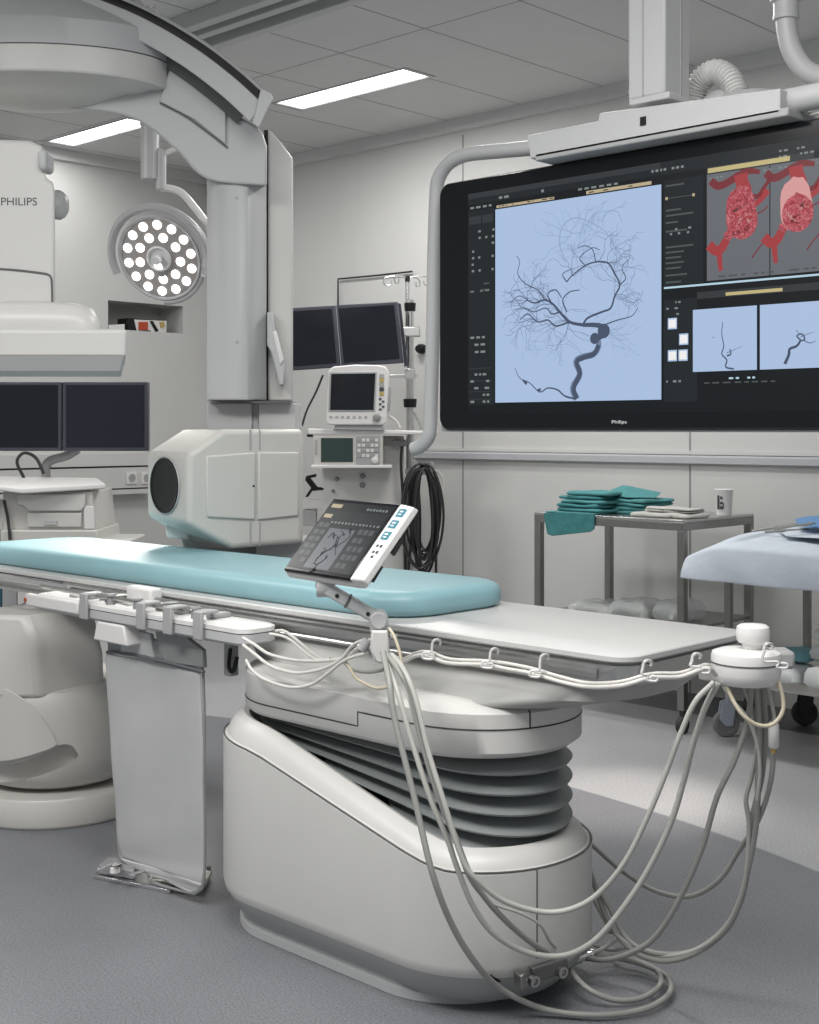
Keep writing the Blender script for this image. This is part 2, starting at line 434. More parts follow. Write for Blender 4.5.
# niche content
pl = Plane((XW-.006, 0, 0), (1, 0, 0))
t = thing('equipment_box', 'small black box with orange and white front inside the wall niche', 'box', (XW-.11, 5.22, N[2]))
nb = Plane((XW-.012, 0, 0), (1, 0, 0))
b = MB(); b.hull([nb.at(129, 318), nb.at(137, 320), nb.at(166, 321), nb.at(166, 333), nb.at(129, 333), nb.at(126, 322)] + [p-Vector((.14, 0, 0)) for p in (nb.at(129, 318), nb.at(166, 321), nb.at(166, 333), nb.at(129, 333))]); b.build('housing', 'black', t)
b = MB(); b.m('plastic_white'); b.on(nb, [(134, 319.5), (166, 321), (166, 332.5), (137, 332.5)], .004)
b.m('red_part'); b.rect(nb, 138, 322, 147, 330, .012); b.m('black'); b.on(nb, [(149, 321), (152, 321), (158, 331), (155, 332)], .01)
b.m('yellow_part'); b.on(nb, [(159, 322), (163, 322), (164, 327), (160, 328)], .014); b.m('black'); b.rect(nb, 138, 330.5, 150, 332, .008)
b.build('front_panel', None, t)
b = MB(); b.hull([pl.at(x, y)-Vector((q, 0, 0)) for x, y in ((109, 325), (125, 324), (125, 333), (109, 333)) for q in (.0, .1)])
tag(b.build('folded_paper_stack', 'plastic_white', bevel=.004), 'white folded papers at the left end of the wall niche', 'papers')

# ================================================================ OVERHEAD ARM
DA = 4.75
t = thing('suspended_x_ray_arm', 'big curved grey x-ray arm hanging from the ceiling with a tall column', 'x-ray arm', K(240, 200, 5.0))
outer = [(-80, -58), (-20, -46), (40, -32), (100, -12), (150, 9), (200, 38), (240, 68), (272, 97)]
def offs(pts, d):
    Q = []
    P = crom([Vector((x, y, 0)) for x, y in pts], 6)
    for i, p in enumerate(P):
        q = (P[min(i+1, len(P)-1)]-P[max(i-1, 0)]).normalized(); Q.append((p.x-q.y*d, p.y+q.x*d))
    return Q
def band(b, pts, d0, d1, D0, D1):
    A, B_ = offs(pts, d0), offs(pts, d1)
    b.loft([[K(*a, D0), K(*a, D1), K(*c, D1), K(*c, D0)] for a, c in zip(A, B_)])
b = MB(); b.m('plastic_grey')
band(b, outer, 0, 3.5, 4.58, 4.92); band(b, outer, 3.5, 11, 4.68, 4.9)
b.m('plastic_mid'); band(b, outer, 11, 33, 4.6, 4.92)
b.build('arc_rail', None, t, bevel=.003)
b = MB(); b.m('groove'); band(b, outer[1:], 3.6, 10.9, 4.66, 4.678); band(b, outer[:-1]+[(266, 91)], 33, 44, 4.72, 4.9); b.build('rail_channel', None, t)  # lower band paints the shade in the undercut below the rail
b = MB(); b.m('plastic_mid'); b.loft([[K(x, y, D) for x, y in ((261, 88), (271, 93), (273, 99), (259, 128), (252, 123))] for D in (4.57, 4.93)]); b.m('black')
b.loft([[K(x, y, D) for x, y in ((258, 90), (266, 95), (263, 101), (258, 98))] for D in (4.575, 4.6)])
b.build('end_cap', None, t, bevel=.004)
# inner arm that carries the column
b = MB(); b.m('plastic_mid')
top = crom([Vector(p+(0,)) for p in ((20, 50), (100, 48), (172, 62), (226, 108), (258, 128), (267, 146))], 5)
bot = crom([Vector(p+(0,)) for p in ((20, 108), (90, 110), (138, 121), (176, 150), (207, 179), (267, 186))], 5)
b.loft([[K(a.x, a.y, 4.74), K(a.x, a.y, 5.05), K(c.x, c.y, 5.05), K(c.x, c.y, 4.74)] for a, c in zip(top, bot)])
b.build('inner_arm', None, t, bevel=.012, seg=3)
b = MB(); b.m('plastic_mid'); fp = Plane(K(200, 110, 4.735), -FW)
b.on(fp, [(170, 70), (200, 88), (226, 109), (226, 145), (195, 120), (160, 102)], .012)
b.build('arm_cover_plate', None, t, bevel=.003)
b = MB(); b.m('groove'); ribbon(b, fp, [(160, 103), (185, 116), (210, 134), (228, 148)], .006, .003); b.build('panel_joint', None, t)
# column
zb, zt = 1.35+30*4.75/F, 1.35+262*4.75/F
sec = [(207, 5.15), (207, 4.86), (211, 4.80), (221, 4.765), (236, 4.755), (248, 4.765), (254, 4.80), (266.5, 4.86), (266.5, 5.15)]
b = MB(); b.loft([[K(x, 430, D)*1 + Vector((0, 0, z-HC)) for x, D in sec] for z in (zb, zt)])
b.build('column_cover', 'plastic_mid', t, bevel=.006, ang=50)
b = MB(); b.prism([K(x, y, 4.90) for x, y in ((268, 128), (281, 142), (293, 158), (293, 401), (268, 401))], (FW+RT*((290-409.5)/F))*.32); b.build('column_side_cover', 'plastic', t, bevel=.008)
b = MB(); b.prism([K(x, y, 4.93) for x, y in ((264, 130), (270, 130), (270, 400), (264, 400))], FW*.2); b.build('column_gap', 'dark_gap', t)
b = MB(); b.prism([K(x, y, 4.80) for x, y in ((210, 401), (290, 401), (290, 403.5), (210, 403))], FW*.3); b.build('shadow_joint', 'groove', t)
for p in ((237, 198, 4.757), (237, 342, 4.757)):
    b = MB(); b.cyl(K(*p), K(*p)-FW*.004, .005, seg=12); b.build('screw_cap', 'plastic_grey', t)
b = MB(); b.m('plastic_mid'); b.loft([[K(x, y, D) for x, y in ((267, 312), (273, 312), (275, 330), (285, 365), (284, 385), (279, 385), (271, 352), (267, 345))] for D in (4.82, 4.90)])
b.m('plastic_white'); b.loft([[K(x, y, D) for x, y in ((272, 332), (276, 330), (284, 360), (280, 366))] for D in (4.81, 4.83)])
b.build('release_lever', None, t, bevel=.006)
# lower post
b = MB(); b.prism([K(x, y, 4.88) for x, y in ((207, 403), (252, 403), (252, 430), (207, 430))], FW*.26)
b.prism([K(x, y, 4.87) for x, y in ((258.5, 403), (296, 403), (296, 430), (258.5, 430))], FW*.26)
b.prism([K(x, y, 4.9) for x, y in ((252, 403), (259, 403), (259, 560), (252, 560))], FW*.2)
b.build('lower_post', 'plastic_mid', t, bevel=.004)

# lower drum box with round dark window
t2 = t
A = {}
def q(px, py, D): return K(px, py, D)
pl_main = Plane.three(q(188, 455, 4.50), q(188, 525, 4.50), q(303, 480, 4.74))
pl_left = Plane.three(q(188, 455, 4.50), q(188, 525, 4.50), q(147, 480, 4.72))
body = [pl_main.at(188, 454), pl_main.at(224, 429), pl_main.at(303, 429), pl_main.at(303, 543), pl_main.at(232, 549), pl_main.at(188, 524),
        pl_left.at(147, 452), pl_left.at(147, 516), q(180, 430, 4.84), q(165, 527, 4.85), q(205, 547, 4.95)]
back = [p+(FW+RT*((300-409.5)/F))*.34 for p in (pl_main.at(224, 429), pl_main.at(303, 429), pl_main.at(303, 543), pl_main.at(232, 549))]
b = MB(); b.hull(body+back); b.build('housing', 'plastic_warm', t2, bevel=.02, seg=4, ang=30)
b = MB(); oc = pl_left.at(166, 485.5)
b.lathe(oc-pl_left.n*.03, pl_left.n, [(.0, .036), (.078, .036), (.090, .037), (.096, .040), (.096, .02), (.0, .02)], 48); b.build('round_window', 'black', t2)
b = MB(); b.lathe(oc, pl_left.n, [(.099, -.01), (.103, .004), (.1, .0085), (.095, .004), (.094, -.01)], 48); b.build('window_rim', 'plastic_grey', t2)
for pts, nm in (([(205, 456), (254.5, 452), (254.5, 520), (206, 517)], 'service_door'), ([(257, 452), (298, 452), (298, 516), (257, 520)], 'service_door')):
    b = MB(); b.on(pl_main, pts, .014, -.004); b.build(nm, 'plastic_warm', t2, bevel=.006)
for q4 in ((249.5, 429.5, 251, 450), (259, 429.5, 260, 450), (249.5, 522, 251, 546), (259, 522, 260, 546)):
    b = MB(); b.rect(pl_main, *q4, .003); b.build('panel_joint', 'plastic_grey', t2)
b = MB(); b.cyl(pl_main.at(252.3, 486), pl_main.at(252.3, 486)+pl_main.n*.012, .004, seg=10); b.build('door_lock', 'black', t2)
b = MB(); b.prism([K(x, y, 4.75) for x, y in ((165, 526), (188, 528), (188, 540), (167, 538))], FW*.12); b.build('lower_bracket', 'plastic_white', t2, bevel=.006)
b = MB(); b.prism([K(x, y, 4.86) for x, y in ((180, 536), (300, 545), (303, 600), (196, 600))], FW*.25); b.build('lower_skirt', 'plastic_grey', t2, bevel=.01)
b = MB(); b.prism([K(x, y, 4.8) for x, y in ((256, 540), (303, 540), (303, 612), (256, 612))], FW*.22); b.build('under_post', 'plastic_mid', t2, bevel=.004)

# round overhead cover (lathe about a vertical axis)
c = K(42, 110, 4.75); zc = c.z
t3 = t
zc += .045
def squash(b):      # the cover is oval in plan: shallower away from the viewer's side of the room
    o = Vector((c.x, c.y, 0))
    for v in b.b.verts:
        d = v.co-o; v.co -= FW*(d.dot(FW)*.4)
b = MB(); cc = (c.x, c.y, 0)
b.lathe(cc, UP, [(.30, zc+.31), (.44, zc+.22), (.455, zc+.21), (.462, zc+.12)], 72); squash(b); b.build('upper_shell', 'plastic_mid', t3)
b = MB(); b.lathe(cc, UP, [(.455, zc+.118), (.462, zc+.114), (.458, zc+.03), (.452, zc+.024), (.40, zc+.024), (.36, zc+.012), (.30, zc+.006), (.25, zc-.01), (.18, zc-.03), (.1, zc-.04), (.02, zc-.045)], 72); squash(b); b.build('lower_shell', 'plastic', t3, ang=28)
b = MB(); b.lathe(cc, UP, [(.455, zc+.113), (.458, zc+.113), (.458, zc+.121), (.455, zc+.121)], 72); squash(b); b.build('cover_joint', 'groove', t3)

# detector housing
t4 = thing('x_ray_detector', 'white boxy detector housing with dark lettering and flat plate at left edge', 'x-ray detector', K(10, 372, 4.5))
b = MB(); b.prism([K(x, y, 4.40) for x, y in ((-90, 136), (30, 140), (44, 146), (46, 178), (53, 181), (55, 190), (55, 304), (-90, 304))], (FW+RT*((52-409.5)/F))*.42); b.build('housing', 'plastic', t4, bevel=.012, seg=3)
hp = Plane(K(0, 200, 4.40), -FW)
b = MB(); b.cyl(K(-60, 138, 4.62), K(-60, 92, 4.62), .07); b.build('neck', 'plastic_mid', t4)
b = MB(); b.m('groove'); ribbon(b, hp, [(-60, 268), (0, 269), (40, 273), (50, 276), (52, 284), (52.5, 303)], .007, .003, 4); b.build('panel_joint', None, t4)
text('PHILIPS', hp, hp.at(1.2, 205.5), .0265, 'lettering', 'print_dark', t4, width=.1205, depth=.001)
b = MB(); p = K(55, 205, 4.55); b.lathe(p, RT, [(.05, 0), (.052, .015), (.045, .03), (.03, .042), (.0, .045)]); b.build('side_knob', 'plastic_mid', t4)
b = MB(); p = K(46, 162, 4.42); b.obox(p, RT, UP, FW, .016, .036, .05); b.build('side_latch', 'plastic_mid', t4, bevel=.015, seg=4)
# flat detector plate
def crr(cpx, D0, hw, hd, z, r, n=8):
    c0 = K(cpx, 430, D0); return [Vector((c0.x, c0.y, 0))+RT*p.x+(FW+RT*((115-409.5)/F))*p.y+UP*z for p in rr(-hw, hw, -hd, hd, r, 0, n)]
zz = lambda py, D: 1.35+(430-py)*D/F
b = MB(); b.loft([crr(-40, 4.55, .49, .22, zz(331, 4.4), .08), crr(-40, 4.55, .49, .225, zz(322, 4.4), .09), crr(-40, 4.55, .465, .21, zz(308, 4.4), .10), crr(-40, 4.55, .425, .18, zz(303, 4.4), .10)]); b.build('upper_plate', 'plastic', t4, ang=60)
b = MB(); b.loft([crr(-40, 4.55, .56, .235, zz(372, 4.4), .012), crr(-40, 4.55, .575, .25, zz(357, 4.4), .012)]); b.build('plate_underside', 'plastic_grey', t4)
b = MB(); b.loft([crr(-40, 4.55, .575, .25, zz(357, 4.4), .012), crr(-40, 4.55, .578, .252, zz(334, 4.4), .012), crr(-40, 4.55, .57, .245, zz(331.5, 4.4), .012)]); b.build('detector_plate', 'plastic', t4, bevel=.003)

# ================================================================ SURGICAL LAMP
DL = 6.5
t = thing('surgical_lamp', 'round surgical ceiling lamp with lit led lenses, left of the column', 'surgical lamp', K(160, 256, DL))
b = MB(); b.cyl(K(150, 126, DL), K(150, 180, DL), .045); b.cyl(K(150, 57.8, DL), K(150, 126, DL), .05); b.cyl(K(161, 150, DL), K(161, 190, DL), .026); b.cyl(K(155, 152, DL), K(161, 152, DL), .02)
b.build('ceiling_mount', 'plastic_mid', t, bevel=.004)
b = MB(); b.tube([K(157, 157, DL), K(172, 150, DL), K(186, 146, DL)], .014, 8, 0); b.build('cross_strut', 'plastic_white', t)
b = MB(); b.tube([K(161, 188, DL), K(172, 189, DL), K(183, 194, DL), K(195, 208, DL), K(208, 226, DL), K(211, 240, DL), K(208, 262, DL)], .019, 10, 6); b.build('spring_arm', 'plastic_white', t)
ln = (Vector((-FW.x, -FW.y, 0))*.82+Vector((0, 0, -.40))-RT*.22).normalized()
lc = K(160, 258, DL); lu = (UP-ln*UP.dot(ln)).normalized(); lr = lu.cross(ln)
RL = .215
ax_ = [0]
b = MB(); b.lathe(lc-ln*.05, ln, [(.0, 0), (.12, .0), (.19, .02), (RL+.004, .045), (RL+.008, .055), (RL, .062), (RL-.012, .056), (RL-.012, .05), (.0, .05)], 48); b.build('lamp_head', 'lamp_shell', t)
b = MB(); b.lathe(lc, ln, [(.0, .003), (RL-.014, .003), (RL-.012, -.003), (0, -.003)], 48); b.build('lamp_face', 'lamp_face', t)
def lens(a, r):
    p = lc+(lr*math.cos(a)+lu*math.sin(a))*r
    b = MB(); b.lathe(p, ln, [(.0235, .0), (.0235, .006), (.018, .012), (.0, .014)], 16); b.build('led_lens', 'led', t)
for k in range(14): lens(2*PI*k/14+.1, .172)
for k in range(9): lens(2*PI*k/9+.5, .110)
lens(-1.9, .045)
b = MB(); b.lathe(lc+ln*.004, ln, [(.062, 0), (.066, .012), (.058, .016), (.052, .004)], 32); b.cyl(lc, lc+ln*.05, .02); b.build('center_handle', 'lamp_white', t)
b = MB(); p = lc-lu*.075; b.cyl(p, p+ln*.016, .018); b.build('camera_lens', 'knob_grey', t)
b = MB()
yo = [lc+(lr*math.cos(a)+lu*math.sin(a))*(RL+.045) for a in [(-25+k*13)*PI/180 for k in range(18)]]
b.tube(yo, .021, 8, 3); yo = [lc+(lr*math.cos(a)+lu*math.sin(a))*(RL+.018) for a in [(-95+k*10)*PI/180 for k in range(8)]]; b.tube(yo, .012, 8, 3)
b.build('yoke', 'lamp_shell', t)
b = MB(); p = lc+(lr*math.cos(-.15)+lu*math.sin(-.15))*(RL+.03); b.cyl(p, K(208, 261, DL), .03, .02); b.build('yoke_joint', 'lamp_white', t, bevel=.005)

# ================================================================ LEFT MONITORS AND CART
DM = 7.0
t = thing('double_monitor', 'pair of blank dark monitors behind the detector, left edge', 'monitors', K(60, 455, DM))
for x0, x1, mt in ((-28, 61.5, 'screen_off'), (62.5, 148, 'screen_navy')):
    b = MB(); b.prism([K(x, y, DM) for x, y in ((x0, 382), (x1, 382), (x1, 451), (x0, 451))], FW*.05); fr = b.build('monitor_frame', 'bezel_navy', t, bevel=.006)
    mp = Plane(K(0, 400, DM), -FW)
    b = MB(); b.rect(mp, x0+3.5, 385, x1-3.5, 447.5, .002); b.build('screen', mt, fr)
b = MB(); b.m('knob_grey'); b.tube([K(46, 478, DM+.1), K(46, 466, DM+.1), K(52, 460, DM+.1), K(66, 456, DM+.1), K(78, 449, DM+.1)], .025, 10, 5); b.build('stand_arm', 'plastic_grey', t)
b = MB(); b.tube([K(24, 478, DM), K(17, 462, DM-.02), K(24, 453, DM), K(36, 458, DM), K(44, 474, DM)], .009, 8, 6); b.build('monitor_cable', 'cable_black', t)
DT = 6.6
t = thing('anesthesia_cart', 'off-white instrument cart with printer drawer under the blank monitor pair', 'cart', K(50, 660, DT))
fl = lambda D: 430+1.35*F/D
b = MB(); b.hull([K(x, y, D) for x, y, D in ((-30, 483, DT-.1), (22, 489, DT-.12), (22, 494, DT-.12), (106, 484, DT), (106, 489, DT), (98, 478, DT+.5), (-10, 476, DT+.5), (-30, 487, DT-.1))]); b.build('worktop', 'plastic_white', t, bevel=.008, seg=3)
b = MB(); b.prism([K(x, y, DT) for x, y in ((2, 491), (92, 491), (96, 531), (2, 531))], FW*.45); b.build('body', 'plastic_warm', t, bevel=.012)
bp = Plane(K(0, 500, DT), -FW)
b = MB(); b.on(bp, [(18, 494), (86, 494), (86, 505), (82, 511), (30, 511), (24, 505), (18, 505)], .02); b.build('printer_lid', 'plastic', t, bevel=.006)
b = MB(); b.rect(bp, 28, 513, 82, 527, .015); b.build('drawer', 'plastic', t, bevel=.004)
b = MB(); b.rect(bp, 46, 520, 58, 525, .022); b.build('drawer_handle', 'plastic_mid', t, bevel=.002)
b = MB(); b.on(bp, [(84, 506), (94, 506), (95, 529), (85, 529)], .012); b.build('side_grip', 'plastic_white', t, bevel=.004)
b = MB(); b.prism([K(x, y, DT-.03) for x, y in ((0, 530), (97, 530), (99, 545), (0, 548))], FW*.5); b.build('lower_ledge', 'plastic_warm', t, bevel=.008)
b = MB(); b.prism([K(x, y, DT) for x, y in ((17, 540), (130, 540), (106, fl(DT)), (17, fl(DT)))], FW*.4); b.build('cabinet_body', 'plastic', t, bevel=.01)
b = MB(); b.prism([K(x, y, DT+.03) for x, y in ((2, 520), (17, 520), (17, fl(DT+.03)), (2, fl(DT+.03)))], FW*.4); b.build('side_panel', 'plastic_grey', t, bevel=.006)
b = MB(); b.prism([K(x, y, DT+.05) for x, y in ((-25, 534), (2, 534), (2, fl(DT+.05)), (-25, fl(DT+.05)))], FW*.3); b.build('dark_skirt', 'skirt_blue', t, bevel=.004)
b = MB(); b.tube([K(4, 500, DT-.03), K(8, 520, DT-.03), K(10, 540, DT-.05)], .008, 8, 4); b.build('cart_cable', 'cable_black', t)

# ================================================================ LOWER LEFT TUBE STAND
c = K(58, 820, 4.73); cx, cy = c.x, c.y
t = thing('x_ray_tube_stand', 'rounded cream tube stand on a low disc base at lower left', 'x-ray tube', (cx, cy, 0))
b = MB(); b.lathe((cx, cy, 0), UP, [(.0, 0), (.32, 0), (.326, .006), (.328, .012), (.328, .092), (.322, .10), (.3, .103), (.0, .103)], 96); b.build('disc_base', 'plastic_warm', t)
b = MB(); prof = [(.0, .10), (.22, .11), (.265, .13), (.295, .165), (.31, .22), (.315, .30), (.314, .38), (.306, .43), (.29, .455), (.25, .468), (.0, .47)]
b.lathe((cx, cy, 0), UP, prof, 96); drum = b.build('drum_body', 'plastic_warm', t, ang=60)
def cyl_at(px, py, R=.315):
    r = ray(px, py); o = Vector((-cx, -cy)); a = r.x*r.x+r.y*r.y; bb = 2*(r.x*(-cx)+r.y*(-cy)); cc_ = cx*cx+cy*cy-R*R
    t_ = (-bb-math.sqrt(max(bb*bb-4*a*cc_, 0)))/(2*a); return CAMP+r*t_
cut = MB()
up_ = crom([Vector(p+(0,)) for p in ((-70, 752), (-30, 764), (10, 764), (38, 756), (60, 745), (72, 746), (78, 754))], 4)
lo_ = crom([Vector(p+(0,)) for p in ((-70, 768), (-30, 780), (5, 782), (35, 777), (60, 768), (72, 764), (78, 756))], 4)
cut.loft([[K(a.x, a.y, 4.0), K(c_.x, c_.y, 4.0), K(c_.x, c_.y, 4.50), K(a.x, a.y, 4.50)] for a, c_ in zip(up_, lo_)])
boolean(drum, cut.build('cutter', 'plastic_warm', t, smooth=False))
b = MB()
fc = crom([Vector(p+(0,)) for p in ((-24, 684), (-12, 684), (5, 688), (28, 702), (45, 722), (57, 744), (40, 753), (10, 761), (-10, 761), (-24, 758))], 4)
# front flat plate following the drum
up2 = [p for p in fc[:21]]; lo2 = fc[20:][::-1]
n_ = 22
def resamp(P, n):
    xs = [P[0].x+(P[-1].x-P[0].x)*k/(n-1) for k in range(n)]; out = []
    for x in xs:
        for a, c_ in zip(P, P[1:]):
            if (a.x-x)*(c_.x-x) <= 1e-9 and abs(c_.x-a.x) > 1e-9: out.append(a.y+(c_.y-a.y)*(x-a.x)/(c_.x-a.x)); break
        else: out.append(P[-1].y)
    return xs, out
xs, ya = resamp(up2, n_); _, yb = resamp(lo2, n_)
b.loft([[cyl_at(x, y0_, .325) for y0_ in (u_, l_)]+[cyl_at(x, y0_, .30) for y0_ in (l_, u_)] for x, u_, l_ in zip(xs, ya, yb)])
b.build('front_cover', 'plastic_warm', t, bevel=.004, ang=50)
b = MB()
b.hull([K(x, y, D) for x, y, D in ((-60, 614, 4.45), (24, 616, 4.43), (34, 640, 4.42), (39, 698, 4.42), (-60, 698, 4.42), (22, 607, 4.62), (82, 608, 4.60), (94, 614, 4.60), (103, 652, 4.58), (104, 692, 4.57), (-50, 607, 4.75), (80, 607, 4.95), (100, 692, 4.85), (-50, 692, 4.85))])
b.build('upper_block', 'plastic_warm', t, bevel=.018, seg=3, ang=30)
b = MB(); tp = K(48, 606, 4.68); b.lathe(tp-UP*.012, UP, [(0, 0), (.13, 0), (.13, .012), (.1, .018), (0, .018)], 40); b.build('collimator_ring', 'plastic_white', t)
b = MB(); b.lathe(tp+UP*.006, UP, [(.085, 0), (.085, .007), (.04, .010), (0, .01)], 40); b.build('collimator_window', 'plastic', t)

# ================================================================ OPERATING TABLE
YN, YF = 2.352, 2.885          # near and far edge of the top
XE, XH = -1.605, -4.75         # foot end, head end
t = thing('angiography_table', 'long adjustable x-ray table with light top on a grey ribbed pedestal', 'table', (-2.4, 2.5, 0))
b = MB(); b.loft([rr(XH+.004, XE-.004, YN+.004, YF-.004, .06, .843), rr(XH, XE, YN, YF, .06, .847), rr(XH, XE, YN, YF, .06, .857), rr(XH+.003, XE-.003, YN+.003, YF-.003, .06, .86)])
b.build('tabletop', 'carbon_top', t)
b = MB(); b.loft([rr(XH+.01, XE-.012, YN+.010, YF-.01, .055, .836), rr(XH+.01, XE-.012, YN+.010, YF-.01, .055, .8435)]); b.build('tabletop_edge', 'tabletop_edge', t)
def railprof(y0, s):   # cross-section (y, z), s = -1 near side, +1 far side
    return [(y0, .785), (y0+s*.012, .785), (y0+s*.018, .793), (y0+s*.012, .800), (y0+s*.020, .806), (y0+s*.022, .815), (y0+s*.020, .826), (y0+s*.010, .831), (y0+s*.010, .836), (y0, .836)]
b = MB(); b.loft([[Vector((x, y, z)) for y, z in railprof(YN+.018, -1)] for x in (XH+.1, XE-.08)]); b.build('side_rail', 'steel', t, ang=25)
b = MB(); b.loft([[Vector((x, y, z)) for y, z in railprof(YF-.018, 1)] for x in (XH+.1, XE-.08)]); b.build('side_rail', 'steel', t, ang=25)
b = MB(); b.loft([rr(XE-.35, XE-.02, YN+.01, YF-.01, .07, .787), rr(XE-.35, XE-.004, YN+.002, YF-.002, .07, .80), rr(XE-.35, XE-.006, YN+.004, YF-.004, .07, .836)]); b.build('end_rail', 'steel', t, ang=50)
b = MB(); b.box(XH+.1, -3.80, YN-.014, YN+.004, .818, .842); b.build('head_side_bar', 'steel_bright', t, bevel=.005)
b = MB(); b.box(-4.2, XE-.3, YN+.03, YF-.03, .80, .838); b.build('underframe', 'plastic_grey', t, bevel=.004)
# carriage hull below the top
def st(x0, x1, y0, y1, r, z): return rr(x0, x1, y0, y1, r, z, 12)
b = MB(); b.loft([st(-2.80, -1.92, 2.30, 2.72, .19, .695), st(-2.88, -1.80, 2.31, 2.76, .2, .712), st(-2.95, -1.67, 2.34, 2.82, .2, .742), st(-2.98, -1.625, 2.385, 2.855, .2, .785), st(-2.98, -1.625, 2.385, 2.855, .2, .80)]); b.build('carriage_hull', 'hull', t, ang=60)
b = MB(); b.prism([(-3.0, 2.40, .80), (-2.9, 2.40, .80), (-2.8, 2.40, .66), (-2.86, 2.40, .655)], (0, .40, 0)); b.build('carriage_support', 'plastic_grey', t, bevel=.01)
# head housing of the pedestal
NY, FY = 2.225, 2.72
XA, XB = -2.90, -1.875
b = MB(); b.loft([st(XA+.10, XB-.12, NY+.13, FY-.10, .2, .722), st(XA+.04, XB-.05, NY+.06, FY-.03, .23, .717), st(XA+.008, XB-.012, NY+.012, FY-.006, .25, .704), st(XA, XB, NY, FY, .25, .695), st(XA, XB, NY, FY, .25, .605), st(XA+.01, XB-.02, NY+.015, FY-.015, .245, .590), st(XA+.05, XB-.07, NY+.06, FY-.05, .21, .580)])
b.build('pedestal_head', 'plastic', t, ang=50)
# stepped joint line around the head
def around(x0, x1, y0, y1, r, zf):
    return [Vector((p.x, p.y, zf(p))) for p in rr(x0, x1, y0, y1, r, 0, 12)]
def loopband(b, x0, x1, y0, y1, r, zf, h, out):
    a = around(x0-out, x1+out, y0-out, y1+out, r+out, zf); c = [p+UP*h for p in a]
    d = around(x0+.004, x1-.004, y0+.004, y1-.004, r, zf); e = [p+UP*h for p in d]
    n = len(a); R = [[b.b.verts.new(v) for v in L] for L in (a, c, e, d)]
    for i in range(n):
        for k in range(4): b.face([R[k][i], R[k][(i+1) % n], R[(k+1) % 4][(i+1) % n], R[(k+1) % 4][i]])
def headz(p):
    if p.y < 2.4 and p.x < -2.32: return .625
    return .660
b = MB(); ring = around(XA, XB, NY, FY, .25, headz)
ring2 = []
for i, p in enumerate(ring):
    ring2.append(p); q_ = ring[(i+1) % len(ring)]
    if abs(p.z-q_.z) > .01:
        m_ = (p+q_)/2; ring2 += [Vector((m_.x, m_.y, p.z)), Vector((m_.x, m_.y, q_.z))]
pts = ring2+[ring2[0]]
b.tube(pts, .002, 6, 0); b.build('head_joint', 'dark_gap', t)
def colpt(ring, px):
    best = None
    for a, c_ in zip(ring, ring[1:]+ring[:1]):
        fa = [409.5+F*(p.x*RT.x+p.y*RT.y)/(p.x*FW.x+p.y*FW.y) for p in (a, c_)]
        if (fa[0]-px)*(fa[1]-px) <= 0 and abs(fa[1]-fa[0]) > 1e-6:
            p = a+(c_-a)*((px-fa[0])/(fa[1]-fa[0])); d = p.x*FW.x+p.y*FW.y
            if best is None or d < best[0]: best = (d, p)
    return best[1]
hp_ = colpt(st(XA, XB, NY, FY, .25, .68), 530); hq_ = colpt(st(XA+.04, XB-.05, NY+.06, FY-.03, .23, .717), 521)
b = MB(); b.tube([(hp_.x, hp_.y, .662), (hp_.x, hp_.y, .696), (hq_.x, hq_.y, .718)], .002, 6, 0); b.build('head_joint', 'dark_gap', t)
# bellows: tilted folds that fan out towards the foot end
b = MB(); rings = []
xl, xr = XA+.03, XB-.02
nf = 5
for k in range(nf):
    zL0, zL1 = .592-.016*k, .592-.016*(k+1); zR0, zR1 = .582-.049*k, .582-.049*(k+1)
    for (fr_, ins) in ((.0, .075), (.55, .012), (.68, .0), (.80, .004), (.86, .03), (1.0, .075)):
        a, c = zL0+(zL1-zL0)*fr_, zR0+(zR1-zR0)*fr_
        ins2 = ins
        rings.append(st(xl+ins2*.5, xr-ins2-.012*(fr_ > 9), NY+.05+ins2, FY-.04-ins2, .235, lambda x, y, a=a, c=c: a+(c-a)*min(max((x-xl)/(xr-xl), 0), 1)))
b.loft(rings); b.build('bellows', 'bellows', t, ang=25)
# base shell with sloping shoulder
BX0, BX1, BY0, BY1, BR = -2.965, -1.855, 2.185, 2.755, .275
def S(x):
    u = min(max((-2.0-x)/.70, 0), 1); v = .34+.175*(u if u > .12 else u*u/.12*.5+u*.5)
    if x < -2.66: v = .505+.02*(1-math.exp((x+2.66)*6))
    return v
def Rm(x): return S(x)+.042+.02*min(max((-2.05-x)/.6, 0), 1)
b = MB()
def shell(ins, f, r=None): return rr(BX0+ins, BX1-ins, BY0+ins, BY1-ins, (r or BR)-ins*.6, f, 14)
b.loft([shell(.075, .05), shell(.03, .068), shell(.004, .105), shell(0, .125), shell(0, lambda x, y: S(x)-.003), shell(.003, lambda x, y: S(x)), shell(.006, lambda x, y: S(x)+.003), shell(.010, lambda x, y: S(x)+.004), shell(.017, lambda x, y: S(x)+(Rm(x)-S(x))*.45), shell(.032, lambda x, y: S(x)+(Rm(x)-S(x))*.8), shell(.052, lambda x, y: Rm(x)), shell(.068, lambda x, y: Rm(x)-.006), shell(.072, lambda x, y: Rm(x)-.05), shell(.10, lambda x, y: Rm(x)-.14)], cap1=True)
b.build('base_shell', 'plastic', t, ang=28)
b = MB(); r_ = shell(.001, lambda x, y: S(x)+.002); b.tube(r_+[r_[0]], .0022, 6, 0); b.build('base_joint', 'groove', t)
b = MB(); px = (-1.915, 2.33)
j = [p for p in shell(-.0005, .2)]
near = colpt(j, 537)
b.tube([(near.x, near.y, .135), (near.x, near.y, .338)], .0018, 6, 0); b.build('base_joint', 'groove', t)
b = MB(); r_ = [p for p in shell(.078, .3)]
b.loft([[Vector((p.x, p.y, Rm(p.x)-.03)) for p in r_], [Vector((p.x, p.y, Rm(p.x)-.028)) for p in r_]]); b.build('well_floor', 'dark_gap', t)
